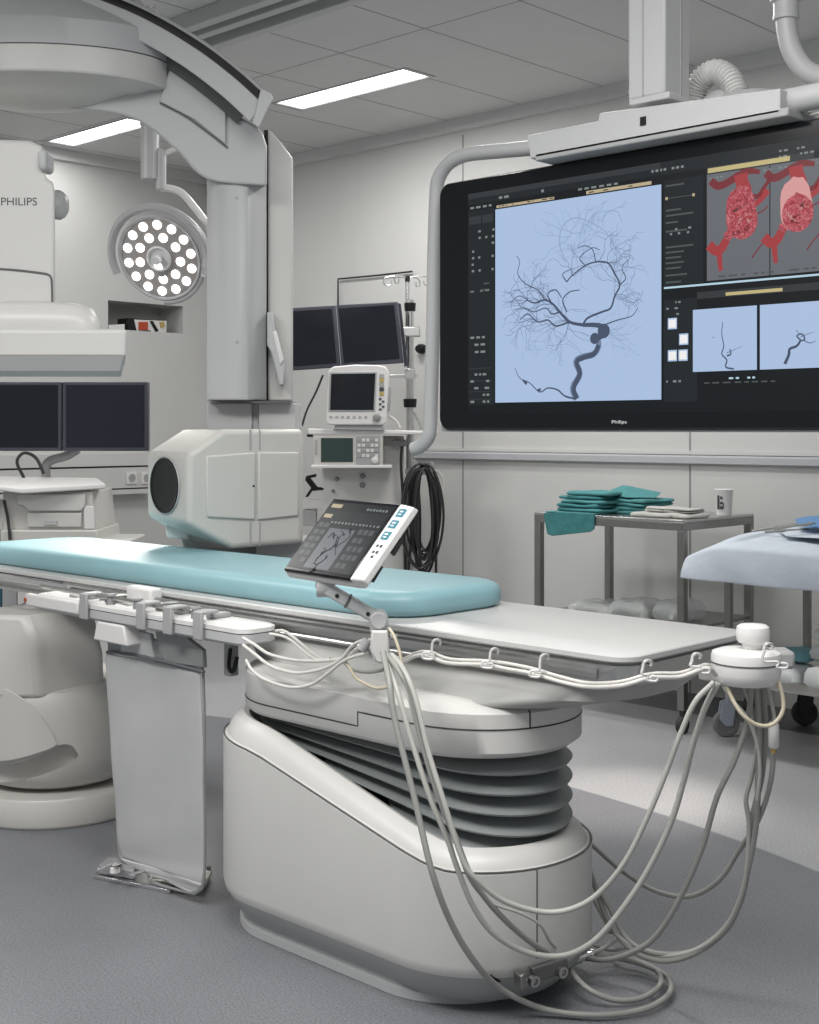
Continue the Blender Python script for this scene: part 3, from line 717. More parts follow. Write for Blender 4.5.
def shell2(ins, f): return rr(BX0+ins, BX1-ins-.075, BY0+ins, BY1-ins, BR-ins*.6, f, 14)
b = MB(); b.loft([shell2(.075, .0), shell2(.042, .001), shell2(.042, .022), shell2(.052, .026), shell2(.062, .055)]); b.build('plinth', 'plastic_mid', t, ang=30)
b = MB(); b.loft([shell(.06, .024), shell(.02, .07), shell(.008, .1)], cap0=False, cap1=False); b.build('base_bevel', 'plastic_grey', t)
# foot connector block
fpn = Plane.three(K(500, 985, 2.955), K(566, 960, 3.055), K(500, 985, 2.955)+UP)
b = MB(); b.m('black'); b.on(fpn, [(497, 981), (512, 966), (560, 952), (566, 956), (566, 974), (540, 982), (503, 988)], .02, -.05)
b.m('groove'); b.on(fpn, [(528, 966), (563, 955), (565, 970), (532, 980)], .018, 0)
b.m('steel_dark'); b.on(fpn, [(513, 972), (518, 968), (522, 984), (514, 986)], .03, 0)
b.build('foot_connector', None, t, bevel=.003)
for px_, py_ in ((527, 977), (555, 968)):
    b = MB(); o = fpn.at(px_, py_)+fpn.n*.02; b.lathe(o, fpn.n, [(.013, 0), (.013, .012), (.008, .012), (.007, .004), (0, .004)], 16); b.build('connector_socket', 'steel', t)

# mattress
PZ0, PZ1 = .861, .928
b = MB(); a = (XH+.16, -2.325, YN+.045, YF-.01)
def pad(ins, z, r=.13): return rr(a[0]+ins, a[1]-ins, a[2]+ins, a[3]-ins, r, z, 10)
b.loft([pad(.012, PZ0), pad(.003, PZ0+.008), pad(0, PZ0+.02), pad(0, PZ1-.025), pad(.006, PZ1-.01), pad(.02, PZ1-.002), pad(.045, PZ1), pad(.09, PZ1+.001)])
tag(b.build('table_mattress', 'teal_pad', ang=70), 'long pale teal padded mattress lying on the x-ray table', 'mattress')

# rail accessory panel
AX0, AX1 = -3.80, -2.72
t = thing('accessory_panel', 'white clip-on control panel with grey straps on the near table rail', 'control panel', ((AX0+AX1)/2, 2.27, .77))
b = MB(); b.loft([rr(AX0+.02, AX1-.02, 2.215, 2.325, .03, .752), rr(AX0, AX1, 2.20, 2.332, .04, .762), rr(AX0, AX1, 2.20, 2.332, .04, .785)]); b.build('panel_body', 'plastic_mid', t, ang=50)
b = MB(); b.loft([rr(AX0+.003, AX1-.003, 2.203, 2.33, .04, .785), rr(AX0+.003, AX1-.003, 2.203, 2.33, .04, .788)]); b.build('panel_joint', 'red_part' if False else 'groove', t)
b = MB(); b.loft([rr(AX0, AX1, 2.20, 2.332, .04, .788), rr(AX0, AX1, 2.20, 2.332, .04, .80), rr(AX0+.012, AX1-.012, 2.212, 2.32, .035, .806)]); b.build('panel_top', 'plastic_white', t, ang=50)
b = MB(); b.box(AX0-.01, -3.50, 2.185, 2.207, .766, .806); b.build('end_housing', 'plastic_white', t, bevel=.006)
b = MB(); b.cyl((AX0-.005, 2.184, .786), (AX0-.005, 2.181, .786), .007, seg=12); b.build('end_button', 'red_part', t)
b = MB(); b.tube([(AX0+.02, 2.225, .828), (-3.35, 2.225, .826), (-3.0, 2.225, .822)], .007, 8, 0); b.tube([(AX0+.02, 2.31, .828), (-3.35, 2.31, .826), (-2.95, 2.31, .82)], .006, 8, 0); b.build('guide_bar', 'steel', t)
for x in (-3.47, -3.17, -3.04, -2.90):
    b = MB(); b.box(x-.02, x+.02, 2.183, 2.193, .756, .835); b.box(x-.02, x+.02, 2.193, 2.245, .826, .836); b.build('clamp_strap', 'plastic_grey', t, bevel=.004)
for k, x in enumerate((-3.62, -3.55, -3.42, -3.34, -3.27, -3.17, -3.07, -2.93)):
    b = MB(); b.box(x-.012, x+.022, 2.235+.01*(k % 2), 2.31, .806, .815+.006*(k % 3)); b.build('slide_catch', ['plastic_white', 'plastic_grey', 'steel_dark'][k % 3], t, bevel=.004)
for k, x in enumerate((-3.38, -3.24, -2.96)):
    b = MB(); b.cyl((x, 2.225, .806), (x, 2.225, .832), .014, .011, 16); b.cyl((x, 2.225, .832), (x, 2.225, .838), .017, .015, 16); b.build('clamp_knob', 'knob_grey', t)
for k in range(10):
    x = -3.48+.055*k; b = MB(); b.obox((x, 2.27, .812), (1, .5, 0), (-.5, 1, 0), UP, .018, .007, .008); b.build('small_lever', 'plastic_white' if k % 2 else 'steel', t, bevel=.003)
b = MB(); b.box(-3.40, -3.27, 2.29, 2.335, .80, .856); b.build('rail_block', 'plastic_white', t, bevel=.008)
b = MB(); b.prism([(-3.42, 2.2, .755), (-3.28, 2.2, .755), (-3.26, 2.2, .695), (-3.44, 2.2, .695)], (0, .08, 0)); b.build('lower_bracket', 'plastic_white', t, bevel=.006)
b = MB(); b.box(-2.93, -2.90, 2.30, 2.33, .64, .78); b.build('hanging_bracket', 'plastic_grey', t, bevel=.003)
b = MB(); b.tube([(-2.90, 2.30, .72), (-2.895, 2.29, .67), (-2.875, 2.29, .66), (-2.87, 2.30, .70)], .006, 6, 4); b.build('hanging_hook', 'black', t)

t.location.z += .018

# lead apron hanging below the panel
YA = 2.262
t = thing('lead_curtain', 'grey lead radiation curtain hanging below the accessory panel to the floor', 'curtain', aty(160, 880, YA))
def cloth(name, left, right, mt, amp=.006, y0=YA, n=26, mx=22, parent=t, fold=1):
    b = MB(); G = []
    for j in range(n+1):
        v = j/n
        def along(P):
            s = v*(len(P)-1); i = min(int(s), len(P)-2); f = s-i; return P[i][0]+(P[i+1][0]-P[i][0])*f, P[i][1]+(P[i+1][1]-P[i][1])*f
        l, r = along(left), along(right); row = []
        for k in range(mx+1):
            u = k/mx; x = l[0]+(r[0]-l[0])*u; y = l[1]+(r[1]-l[1])*u
            p = aty(x, y, y0); fz = amp*(math.sin(u*7+1.2)*(1-v)**1.5*1.6+.5*math.sin(u*3+v*4)+.25*math.sin(v*17+u*5))
            row.append(b.b.verts.new(p+Vector((0, -fz*fold, 0))))
        G.append(row)
    for j in range(n):
        for k in range(mx): b.face([G[j][k], G[j][k+1], G[j+1][k+1], G[j+1][k]])
    return b
L_ = [(108, 652), (110, 700), (113, 750), (116, 800), (118, 838), (121, 858)]
R_ = [(203, 671), (204.5, 720), (204, 780), (205, 830), (204.5, 870), (203, 884)]
b = cloth('curtain', L_, R_, 'apron')
b.build('curtain_sheet', 'apron', t, sub=1, solid=.008)
b = cloth('flap', [(121, 857), (128, 864), (136, 868), (148, 872)], [(203, 883), (202, 888), (198, 891.5), (190, 893)], 'apron', .003, n=8); b.build('curtain_hem', 'apron', t, solid=.008)
b = MB(); ep = [(108, 652), (110, 700), (113, 750), (116, 800), (118, 838), (121, 857), (128, 864), (137, 868), (148, 873), (152, 882), (190, 893), (198, 891.5), (204, 882), (205, 830), (204, 780), (204.5, 720), (203, 671)]
b.tube([aty(x, y, YA-.001) for x, y in ep], .0045, 6, 3); b.build('edge_binding', 'apron_dark', t)
b = cloth('yoke', [(110, 631), (110, 642), (109, 652)], [(200, 648), (202, 660), (203, 672)], 'apron_dark', .004, YA-.004, 8); b.build('upper_flap', 'apron_dark', t, solid=.01)
b = MB(); b.prism([aty(x, y, YA-.012) for x, y in ((122, 628), (150, 634), (154, 662), (120, 655))], (0, .014, 0)); b.build('hanger_pocket', 'apron', t, bevel=.003)
b = MB(); b.prism([aty(x, y, YA-.014) for x, y in ((153, 620), (178, 624), (189, 640), (202, 650), (203, 668), (165, 662), (158, 650))], (0, .016, 0)); b.build('hanger_plate', 'apron_dark', t, bevel=.003)
b = MB(); b.tube([aty(x, y, YA-.014) for x, y in ((107, 652), (135, 655), (170, 663), (204, 672))], .005, 6, 4); b.build('top_seam', 'apron_edge', t)
# floor rail bracket at curtain foot
t = thing('curtain_foot', 'flat steel floor bracket with white fin under the curtain', 'bracket', atz(150, 884, 0))
g = lambda x, y, z: atz(x, y, z)
b = MB(); b.prism([g(93, 879, .0), g(170, 894, .0), g(176, 889, .0), g(150, 872, .0), g(103, 868, .0)], (0, 0, .012)); b.build('foot_plate', 'steel_bright', t, bevel=.003)
b = MB(); b.prism([g(98, 874, .013), g(134, 880, .013), g(138, 866, .013), g(108, 866, .013)], (0, 0, .028)); b.build('lock_block', 'knob_grey', t, bevel=.005)
b = MB(); b.prism([Vector(v) for v in (atz(105, 868, .02), atz(128, 872, .02), atz(122, 864, .04), atz(117, 866, .095), atz(112, 866, .05))], FW*.006); b.build('fin', 'plastic_white', t, bevel=.002)
b = MB(); b.tube([g(128, 876, .045), g(141, 872, .045), g(152, 866, .045)], .006, 8, 0); b.build('lever', 'steel_bright', t)
b = MB(); b.tube([g(98, 870, .04), g(108, 866, .05), g(118, 862, .06)], .005, 8, 0); b.build('lever', 'steel_bright', t)
b = MB(); p = g(115, 872, .043); b.cyl(p, p+UP*.012, .016, .014, 16); b.build('foot_bolt', 'plastic_white', t)
b = MB(); b.prism([g(150, 884, .012), g(205, 889, .012), g(212, 874, .012), g(160, 868, .012)], (0, 0, .01)); b.cyl(g(207, 868, .05), g(211, 868, .05), .008, seg=10); b.build('rear_plate', 'steel_dark', t, bevel=.002)

# ================================================================ TOUCH MODULE
TL, TR, BL = K(333.6, 498, 3.28), K(400.7, 504, 3.28-.17), K(283, 569.5, 3.28-.09)
BRc = TR+BL-TL
tp = Plane.three(TL, TR, BL); tp.u = (TR-TL).normalized(); tp.v = tp.n.cross(tp.u)
if (TL-BL).dot(tp.v) < 0: tp.v = -tp.v
W_, H_ = (TR-TL).length, (BL-TL).length
sk = (BL-TL)/H_
def T(u, v, n=0): return TL+(TR-TL)*u+(BL-TL)*v+tp.n*n     # u right, v down
t = thing('touch_screen_module', 'tilted tableside touch screen on a jointed arm, clamped to near rail', 'touch screen', K(380, 640, 3.12))
def tquad(b, u0, v0, u1, v1, n0, n1): return b.loft([[T(u0, v0, n0), T(u1, v0, n0), T(u1, v1, n0), T(u0, v1, n0)], [T(u0, v0, n1), T(u1, v0, n1), T(u1, v1, n1), T(u0, v1, n1)]])
b = MB(); tquad(b, -.0, -.0, 1.0, 1.0, -.012, 0); b.build('glass', 'black_gloss', t, bevel=.004)
b = MB(); b.loft([[T(.02, .05, -.045), T(1.0, .05, -.045), T(1.0, .97, -.045), T(.02, .97, -.045)], [T(-.01, -.01, -.028), T(1.14, -.01, -.03), T(1.14, 1.0, -.03), T(-.01, 1.01, -.028)], [T(-.012, -.012, -.011), T(1.2, -.012, -.014), T(1.2, 1.005, -.014), T(-.012, 1.012, -.011)]]); b.build('back_shell', 'plastic_white', t, bevel=.006, seg=3)
b = MB(); b.loft([[T(1.0, .0, -.02), T(1.2, .0, -.02), T(1.2, 1.0, -.02), T(1.0, 1.0, -.02)], [T(1.003, .0, .002), T(1.19, .02, .0), T(1.19, .98, .0), T(1.003, 1.0, .002)]]); side = b.build('button_strip', 'plastic_white', t, bevel=.004)
for k, v in enumerate((.07, .22, .37)):
    b = MB(); b.m('ui_teal'); tquad(b, 1.05, v, 1.145, v+.1, .001, .003); b.m('plastic_white'); tquad(b, 1.075, v+.025, 1.12, v+.045, .003, .0035); tquad(b, 1.075, v+.065, 1.12, v+.08, .003, .0035); b.build('touch_button', None, side)
for k, (u, v) in enumerate(((1.06, .54), (1.11, .54), (1.06, .62), (1.11, .62), (1.085, .68))):
    b = MB(); tquad(b, u, v, u+.03, v+.03, .001, .002); b.build('key_mark', 'ui_dim', side)
b = MB(); b.m('ui_dark'); tquad(b, .03, .05, .97, .95, 0, .0006)
b.m('ui_panel'); tquad(b, .04, .16, .95, .30, .0006, .0008)
b.m('ui_grey'); tquad(b, .26, .40, .64, .93, .0006, .0010)
b.m('ui_panel'); tquad(b, .05, .32, .23, .93, .0006, .0008); tquad(b, .68, .36, .93, .93, .0006, .0008)
b.m('ui_cream'); tquad(b, .06, .08, .22, .13, .0008, .001); tquad(b, .05, .22, .17, .27, .0009, .0011)
rnd = random.Random(3)
b.m('ui_dim')
for r_ in range(6):
    for c_ in range(2):
        if rnd.random() < .9: tquad(b, .06+.09*c_, .34+.095*r_, .06+.09*c_+.07, .34+.095*r_+.055, .0009, .0011)
for r_ in range(5):
    for c_ in range(3):
        if rnd.random() < .85: tquad(b, .69+.08*c_, .38+.11*r_, .69+.08*c_+.06, .38+.11*r_+.065, .0009, .0011)
b.m('ui_text')
for k in range(14): u = .22+.052*k; tquad(b, u, .31, u+.032*(.6+.4*rnd.random()), .335, .0009, .0011)
for k in range(7): u = .60+.045*k; tquad(b, u, .10+.005*(k % 2), u+.028, .13, .0009, .0011)
b.m('ui_dark')
for k in range(9):
    pts = [T(.30+.3*rnd.random(), .45+.42*rnd.random(), .0013)]
    for _ in range(5): 
        q_ = pts[-1]+tp.u*rnd.uniform(-.02, .02)+tp.v*rnd.uniform(-.03, .03); pts.append(q_)
    pts = [p for p in pts if .27 < (p-TL).dot(tp.u)/W_ + 0 < .9]
    if len(pts) > 2: b.tube(pts, .0009, 4, 3)
b.build('display', None, t, smooth=False)
b = MB(); b.obox(T(1.13, .8, -.03), tp.u, tp.v, tp.n, .004, .022, .006); b.obox(T(1.17, .45, -.03), tp.u, tp.v, tp.n, .004, .022, .006); b.build('edge_slot', 'dark_gap', t)
# arm
J0, J1, J2 = K(326, 588, 3.14), K(379, 619, 3.10), K(380, 645, 3.10)
b = MB(); b.tube([T(.55, .80, -.04), K(322, 583, 3.17), J0], .017, 10, 3); b.cyl(J0-RT*.022, J0+RT*.022, .022); b.build('tilt_joint', 'plastic_mid', t, bevel=.003)
b = MB(); dv = (J1-J0).normalized(); sd = dv.cross(FW).normalized()
b.obox((J0+J1)/2, dv, sd, FW, (J1-J0).length/2, .014, .02); b.build('support_arm', 'plastic_mid', t, bevel=.006, seg=3)
b = MB(); mid = J0+(J1-J0)*.42; b.obox(mid, dv, sd, FW, .003, .0155, .0215); b.build('arm_joint', 'groove', t)
for f in (.22, .8):
    b = MB(); p = J0+(J1-J0)*f-FW*.02; b.cyl(p, p-FW*.003, .005, seg=10); b.build('arm_screw', 'dark_gap', t)
b = MB(); b.cyl(J1-FW*.03, J1+FW*.03, .021); b.cyl(J1+UP*.005, K(379, 632, 3.10), .022); b.build('elbow_joint', 'plastic_mid', t, bevel=.004)
b = MB(); b.hull([K(x, y, D) for D in (3.05, 3.13) for x, y in ((371, 630), (388, 630), (390, 655), (383, 664), (375, 662), (370, 650))]); b.build('rail_clamp', 'plastic', t, bevel=.006)
b = MB(); b.cyl(K(390, 637, 3.1), K(397, 637, 3.1), .007); b.build('clamp_screw', 'plastic_grey', t)
b = MB(); b.cyl(K(368, 640, 3.1), K(361, 650, 3.1), .012); b.build('clamp_knob', 'plastic_grey', t)

# ================================================================ CABLE HUB AT THE FOOT END
hc = K(746, 664, 2.80)
t = thing('cable_hub', 'white round cable junction hub clamped at the foot end of table', 'cable hub', (hc.x, hc.y, .80))
z_ = lambda py: 1.35+(430-py)*2.8/F
b = MB(); b.lathe((hc.x, hc.y, 0), UP, [(0, z_(683)), (.058, z_(683)), (.068, z_(679)), (.073, z_(672)), (.0735, z_(656)), (.071, z_(652)), (.06, z_(650)), (0, z_(650))], 48); b.build('hub_body', 'plastic_white', t, ang=35)
b = MB(); b.lathe((hc.x, hc.y, 0), UP, [(.0742, z_(662.5)), (.0742, z_(661)), (.07, z_(661)), (.07, z_(662.5)), (.0742, z_(662.5))], 48); b.build('hub_joint', 'groove', t)
kx = K(753, 640, 2.82)
b = MB(); b.lathe((kx.x, kx.y, 0), UP, [(0, z_(655)), (.02, z_(655)), (.024, z_(645)), (.03, z_(644)), (.035, z_(641)), (.036, z_(632)), (.034, z_(628)), (.028, z_(626)), (0, z_(625))], 40); b.build('top_cap', 'plastic_white', t)
b = MB(); b.obox(K(778, 658, 2.95), RT, FW, UP, .03, .035, .02); b.build('rear_clamp', 'plastic_grey', t, bevel=.008)

# ================================================================ LARGE HANGING DISPLAY
YD = 3.2
DX0, DX1, DZ0, DZ1 = -2.93, -1.42, 1.35, 2.163
mv = MB()
t = thing('hanging_monitor', 'very large black wall-size medical monitor showing vessel images, hung from ceiling', 'monitor', ((DX0+DX1)/2, YD+.04, 1.35))
def fr(x0, x1, z0, z1, r, y):
    return [Vector((p.x, y, p.y)) for p in rr(x0, x1, z0, z1, r, 0, 6)]
b = MB(); b.loft([fr(DX0+.03, DX1-.03, DZ0+.03, DZ1-.03, .02, YD+.075), fr(DX0+.004, DX1-.004, DZ0+.004, DZ1-.004, .035, YD+.055), fr(DX0, DX1, DZ0, DZ1, .04, YD+.045), fr(DX0, DX1, DZ0, DZ1, .04, YD+.004), fr(DX0+.004, DX1-.004, DZ0+.004, DZ1-.004, .038, YD)])
b.build('monitor_case', 'black', t, ang=50)
b = MB(); b.loft([fr(DX0+.004, DX1-.004, DZ0+.004, DZ1-.004, .038, YD-.0005), fr(DX0+.005, DX1-.005, DZ0+.005, DZ1-.005, .037, YD-.0025)]); b.build('front_glass', 'black_gloss', t)
b = MB(); b.loft([fr(DX0-.003, DX1+.003, DZ0-.006, DZ0+.02, .008, YD+.06), fr(DX0-.003, DX1+.003, DZ0-.006, DZ0+.02, .008, YD+.012)]); b.build('bottom_trim', 'plastic_grey', t)
sp = Plane((0, YD-.003, 0), (0, -1, 0))
text('Philips', sp, sp.at(612, 424.5), .0125, 'lettering', 'logo_white', t, width=.052)
scr = MB(); lv = [0]
def R(mt, x0, y0, x1, y1, base=.0004, yr0=None, yr1=None):
    """screen rectangle from its pixel corners; top/bottom at left given, at right follows the horizontal of the place"""
    scr.m(mt); a = sp.at(x0, y0); c = sp.at(x1, y0); c2 = sp.at(x0, y1)
    X0, X1, Z1, Z0 = a.x, c.x, a.z, c2.z
    y = YD-.003-base
    scr.poly([(X0, y, Z0), (X1, y, Z0), (X1, y, Z1), (X0, y, Z1)])
def RW(mt, X0, X1, Z0, Z1, base=.0004):
    scr.m(mt); y = YD-.003-base; scr.poly([(X0, y, Z0), (X1, y, Z0), (X1, y, Z1), (X0, y, Z1)])
SX0, SX1 = -2.80, -1.50
RW('ui_dark', SX0, SX1, 1.40, 2.115, .0002)
RW('ui_panel', SX0, SX1, 2.078, 2.115, .0004); RW('ui_head', SX0, -2.07, 2.098, 2.115, .0005)
RW('ui_panel', SX0, -2.69, 1.43, 2.06, .0004)
RW('ui_blue', -2.685, -2.067, 1.437, 2.052, .0006)
RW('ui_panel', -2.058, -1.93, 1.76, 2.06, .0004); RW('ui_panel', -2.058, -1.95, 1.43, 1.72, .0004)
rnd = random.Random(11)
def dots(mt, x0, x1, z0, z1, rows, wmin, wmax, h, fill=.7):
    for i in range(rows):
        z = z1-(z1-z0)*(i+.5)/rows; x = x0
        while x < x1-wmin:
            wd = rnd.uniform(wmin, wmax)
            if rnd.random() < fill: RW(mt, x, min(x+wd, x1), z-h/2, z+h/2, .0009)
            x += wd*1.35+.003
RW('ui_head', -2.795, -2.745, 2.015, 2.04, .0006); RW('ui_head', -2.74, -2.695, 2.015, 2.04, .0006)
dots('ui_text', -2.79, -2.70, 2.062, 2.074, 1, .012, .02, .007, .95)
for k in range(20):
    x = -2.785+.028*rnd.randrange(4)+rnd.uniform(0, .004); z = 1.86+.021*rnd.randrange(7); RW('ui_text', x, x+.009, z, z+.007, .0009)
dots('ui_dim', -2.79, -2.71, 1.79, 1.83, 2, .02, .05, .005, .6)
dots('ui_text', -2.79, -2.71, 1.795, 1.80, 1, .01, .03, .004)
dots('ui_text', -2.79, -2.715, 1.59, 1.66, 3, .007, .02, .007, .5)
for z in (1.55, 1.51, 1.475, 1.45): RW('ui_head', -2.795, -2.70, z-.003, z, .0007)
dots('ui_text', -2.79, -2.71, 1.43, 1.54, 5, .008, .02, .007, .4)
dots('ui_text', -2.67, -2.60, 2.083, 2.092, 1, .012, .02, .008, .9); RW('ui_text', -2.50, -2.49, 2.083, 2.092, .0009)
RW('ui_cream', -2.68, -2.45, 2.056, 2.064, .0008); RW('ui_cream', -2.33, -2.10, 2.056, 2.066, .0008); dots('ui_dark', -2.67, -2.11, 2.058, 2.063, 1, .004, .02, .003, .5)
dots('ui_text', -2.36, -2.20, 2.07, 2.078, 1, .012, .02, .006, .9)
dots('ui_text', -2.10, -1.97, 2.088, 2.098, 1, .006, .01, .007, .8)
for z, wd in ((2.045, .06), (1.975, .05), (1.96, .09), (1.94, .04), (1.915, .07), (1.87, .09), (1.855, .06), (1.84, .05), (1.825, .06), (1.81, .05), (1.79, .07), (1.77, .05)):
    RW('ui_dim', -2.052, -2.052+wd, z-.003, z+.002, .0008)
RW('ui_dim', -2.052, -1.96, 2.008, 2.010, .0008)
for x in (-2.053, -1.965): RW('ui_cream', x, x+.008, 2.005, 2.013, .0010)
dots('ui_text', -2.05, -1.96, 1.90, 1.925, 2, .006, .01, .006, .4)
# angiogram window frame lines
RW('ui_line', -2.058, SX1, 1.752, 1.7575, .0009)
RW('ui_head', -1.95, SX1, 1.716, 1.735, .0005); RW('ui_yellow', -1.86, -1.69, 1.719, 1.728, .0009)
# 3d vessel views
X_ = lambda px: sp.at(px, 300).x
Z_ = lambda px, py: sp.at(px, py).z
zt3, zb3 = Z_(707, 175), Z_(707, 281)
RW('ui_head', X_(707), -1.60, zt3, zt3+.02, .0006); RW('ui_yellow', X_(708), X_(790), zt3+.004, zt3+.017, .0009)
RW('ui_grey', X_(707), X_(769.5), zb3, zt3, .0006); RW('ui_grey', X_(770.5), -1.53, zb3, zt3, .0006)
dots('ui_dim', -1.90, -1.55, zb3+.004, zb3+.014, 1, .01, .03, .005); dots('ui_text', -1.91, -1.56, zt3-.014, zt3-.008, 1, .004, .01, .004, .7)
# small blue angiograms
RW('ui_blue', X_(693), X_(757), Z_(693, 372), Z_(693, 310), .0006); RW('ui_blue', X_(760), -1.54, Z_(693, 372), Z_(693, 310), .0006)
for x, z in ((-2.045, 1.636), (-2.008, 1.59), (-2.045, 1.545), (-2.01, 1.545)): RW('ui_blue', x, x+.03, z, z+.032, .0008); RW('logo_white', x+.003, x+.027, z+.004, z+.028, .0009)
dots('ui_text', -2.05, -1.97, 1.67, 1.72, 3, .004, .012, .005, .5)
dots('ui_text', -2.05, -1.99, 1.483, 1.493, 1, .004, .012, .006, .8); dots('ui_line', -1.85, -1.76, 1.487, 1.497, 1, .008, .014, .005, .9); dots('ui_dim', -1.95, -1.55, 1.478, 1.483, 1, .01, .03, .004, .6)
dots('ui_text', -1.70, -1.60, 2.07, 2.10, 2, .006, .012, .005, .6)
def line(mt, pts, wd, base, taper=None, sm=4): scr.m(mt); ribbon(scr, sp, pts, wd, base, sm, taper)
# carotid trunk
line('ui_vessel_mid', [(577, 399), (573, 388), (580, 374), (576, 362), (583, 357), (594, 354), (599, 345), (597, 338)], .022, .0010, .018)
line('ui_vessel', [(577, 399), (574, 388), (580, 374), (577, 362), (584, 357.5), (594, 354), (599, 345)], .016, .0012)
line('ui_vessel', [(594, 338), (599, 337), (605, 333), (603, 327), (595, 325), (583, 325)], .022, .0014, .012)
def blob(mt, px, py, r, base, n=16):
    scr.m(mt); c0 = sp.at(px, py); scr.poly([c0+Vector((math.cos(2*PI*k/n)*r, -base, math.sin(2*PI*k/n)*r)) for k in range(n)])
blob('ui_vessel', 604, 331, .022, .0016); blob('ui_vessel', 595, 338.5, .017, .0016)
# main branches
br = [([(583, 325), (570, 322), (560, 312), (553, 304), (545, 300), (535, 303), (527, 300)], .010, .004),
      ([(583, 325), (588, 318), (602, 312), (611, 308), (615, 296), (620, 285), (614, 272), (608, 263), (596, 262), (585, 266), (572, 276), (567, 282)], .007, .004),
      ([(567, 312), (563, 300), (570, 292), (580, 290)], .005, .003), ([(570, 322), (556, 326), (548, 320), (538, 322), (528, 314), (520, 320)], .006, .003),
      ([(604, 325), (618, 320), (632, 316), (638, 308)], .004, .002), ([(552, 304), (548, 294), (556, 290), (562, 298)], .005, .003),
      ([(560, 312), (552, 314), (546, 308), (534, 312), (525, 308), (514, 310)], .005, .002), ([(545, 300), (538, 290), (526, 284), (518, 274), (520, 262), (517, 256)], .004, .002),
      ([(528, 300), (520, 296), (513, 300), (512, 306)], .003, .002), ([(586, 266), (580, 258), (592, 248), (600, 250)], .0035, .002),
      ([(567, 282), (563, 274), (574, 268)], .004, .002), ([(620, 285), (626, 278), (622, 268), (628, 260)], .004, .002), ([(596, 262), (593, 250), (586, 246), (578, 248)], .0035, .002),
      ([(576, 399), (565, 396), (558, 390), (548, 388), (540, 392), (530, 383), (520, 378), (515, 368)], .006, .002), ([(527, 384), (523, 380)], .01, .006), ([(538, 391), (541, 389)], .01, .008)]
for p, w0, w1 in br: line('ui_vessel', p, w0, .0013, w1)
# finer network
rnd = random.Random(21)
def grow(px, py, a, step, n, wd, mt, spread=.5):
    pts = [(px, py)]
    for k in range(n):
        a += rnd.uniform(-spread, spread); nx, ny = px+math.cos(a)*step, py+math.sin(a)*step
        if not (500 < nx < 655 and 205+(.13*(662-nx)) - 12 < ny < 396): break
        px, py = nx, ny; pts.append((px, py))
        if rnd.random() < .22 and wd > .0011: grow(px, py, a+rnd.choice((-1, 1))*rnd.uniform(.5, 1.1), step*.9, max(n-k-1, 2), wd*.75, mt, spread)
    if len(pts) > 2: line(mt, pts, wd, .0009+rnd.random()*.0002, wd*.5, 3)
for k in range(26):
    s = rnd.choice([(545, 300), (552, 304), (560, 312), (528, 300), (538, 322), (570, 322), (534, 312)])
    grow(s[0], s[1], rnd.uniform(2.2, 4.6), rnd.uniform(3, 5), 9, .0022, 'ui_vessel_mid', .55)
for k in range(16):
    s = rnd.choice([(615, 296), (620, 285), (608, 263), (596, 262), (572, 276), (614, 272)])
    grow(s[0], s[1], rnd.uniform(-2.2, .6), rnd.uniform(3, 5), 9, .0020, 'ui_vessel_mid', .6)
for k in range(14):
    grow(rnd.uniform(565, 600), rnd.uniform(215, 260), rnd.uniform(0, 6.3), 4.5, 10, .0026, 'ui_vessel_faint', .45)
for k in range(8): grow(rnd.uniform(590, 610), rnd.uniform(325, 335), rnd.uniform(-.6, 1.2), 4.5, 8, .0018, 'ui_vessel_faint', .5)
for k in range(8): grow(rnd.uniform(535, 570), rnd.uniform(325, 345), rnd.uniform(.6, 3), 3.5, 7, .002, 'ui_vessel_faint', .6)
line('ui_vessel_faint', [(566, 262), (560, 245), (562, 228), (574, 218), (590, 222), (606, 232), (614, 246)], .004, .0011, .003)
line('ui_vessel_faint', [(602, 222), (608, 212), (618, 212), (622, 222)], .003, .0011, .002)
# small angiograms
line('ui_vessel', [(734, 369), (726, 367), (727, 360), (722, 354), (724, 346), (722, 334), (723, 322)], .005, .0012, .002); line('ui_vessel_mid', [(727, 353), (734, 350), (743, 346)], .003, .0012, .001)
line('ui_vessel_mid', [(713, 337), (714, 338)], .003, .0012); line('ui_vessel', [(727, 356), (731, 354), (730, 349)], .005, .0013, .003)
line('ui_vessel', [(785, 364), (789, 355), (790, 349), (797, 346), (801, 340)], .009, .0012, .006); line('ui_vessel', [(801, 340), (797, 336), (802, 334), (805, 339), (801, 341)], .004, .0013)
line('ui_vessel_mid', [(801, 337), (808, 334), (815, 332)], .003, .0012, .001); line('ui_vessel_mid', [(803, 340), (810, 343), (816, 341)], .004, .0012, .002); line('ui_vessel_mid', [(800, 334), (796, 330)], .002, .0012)
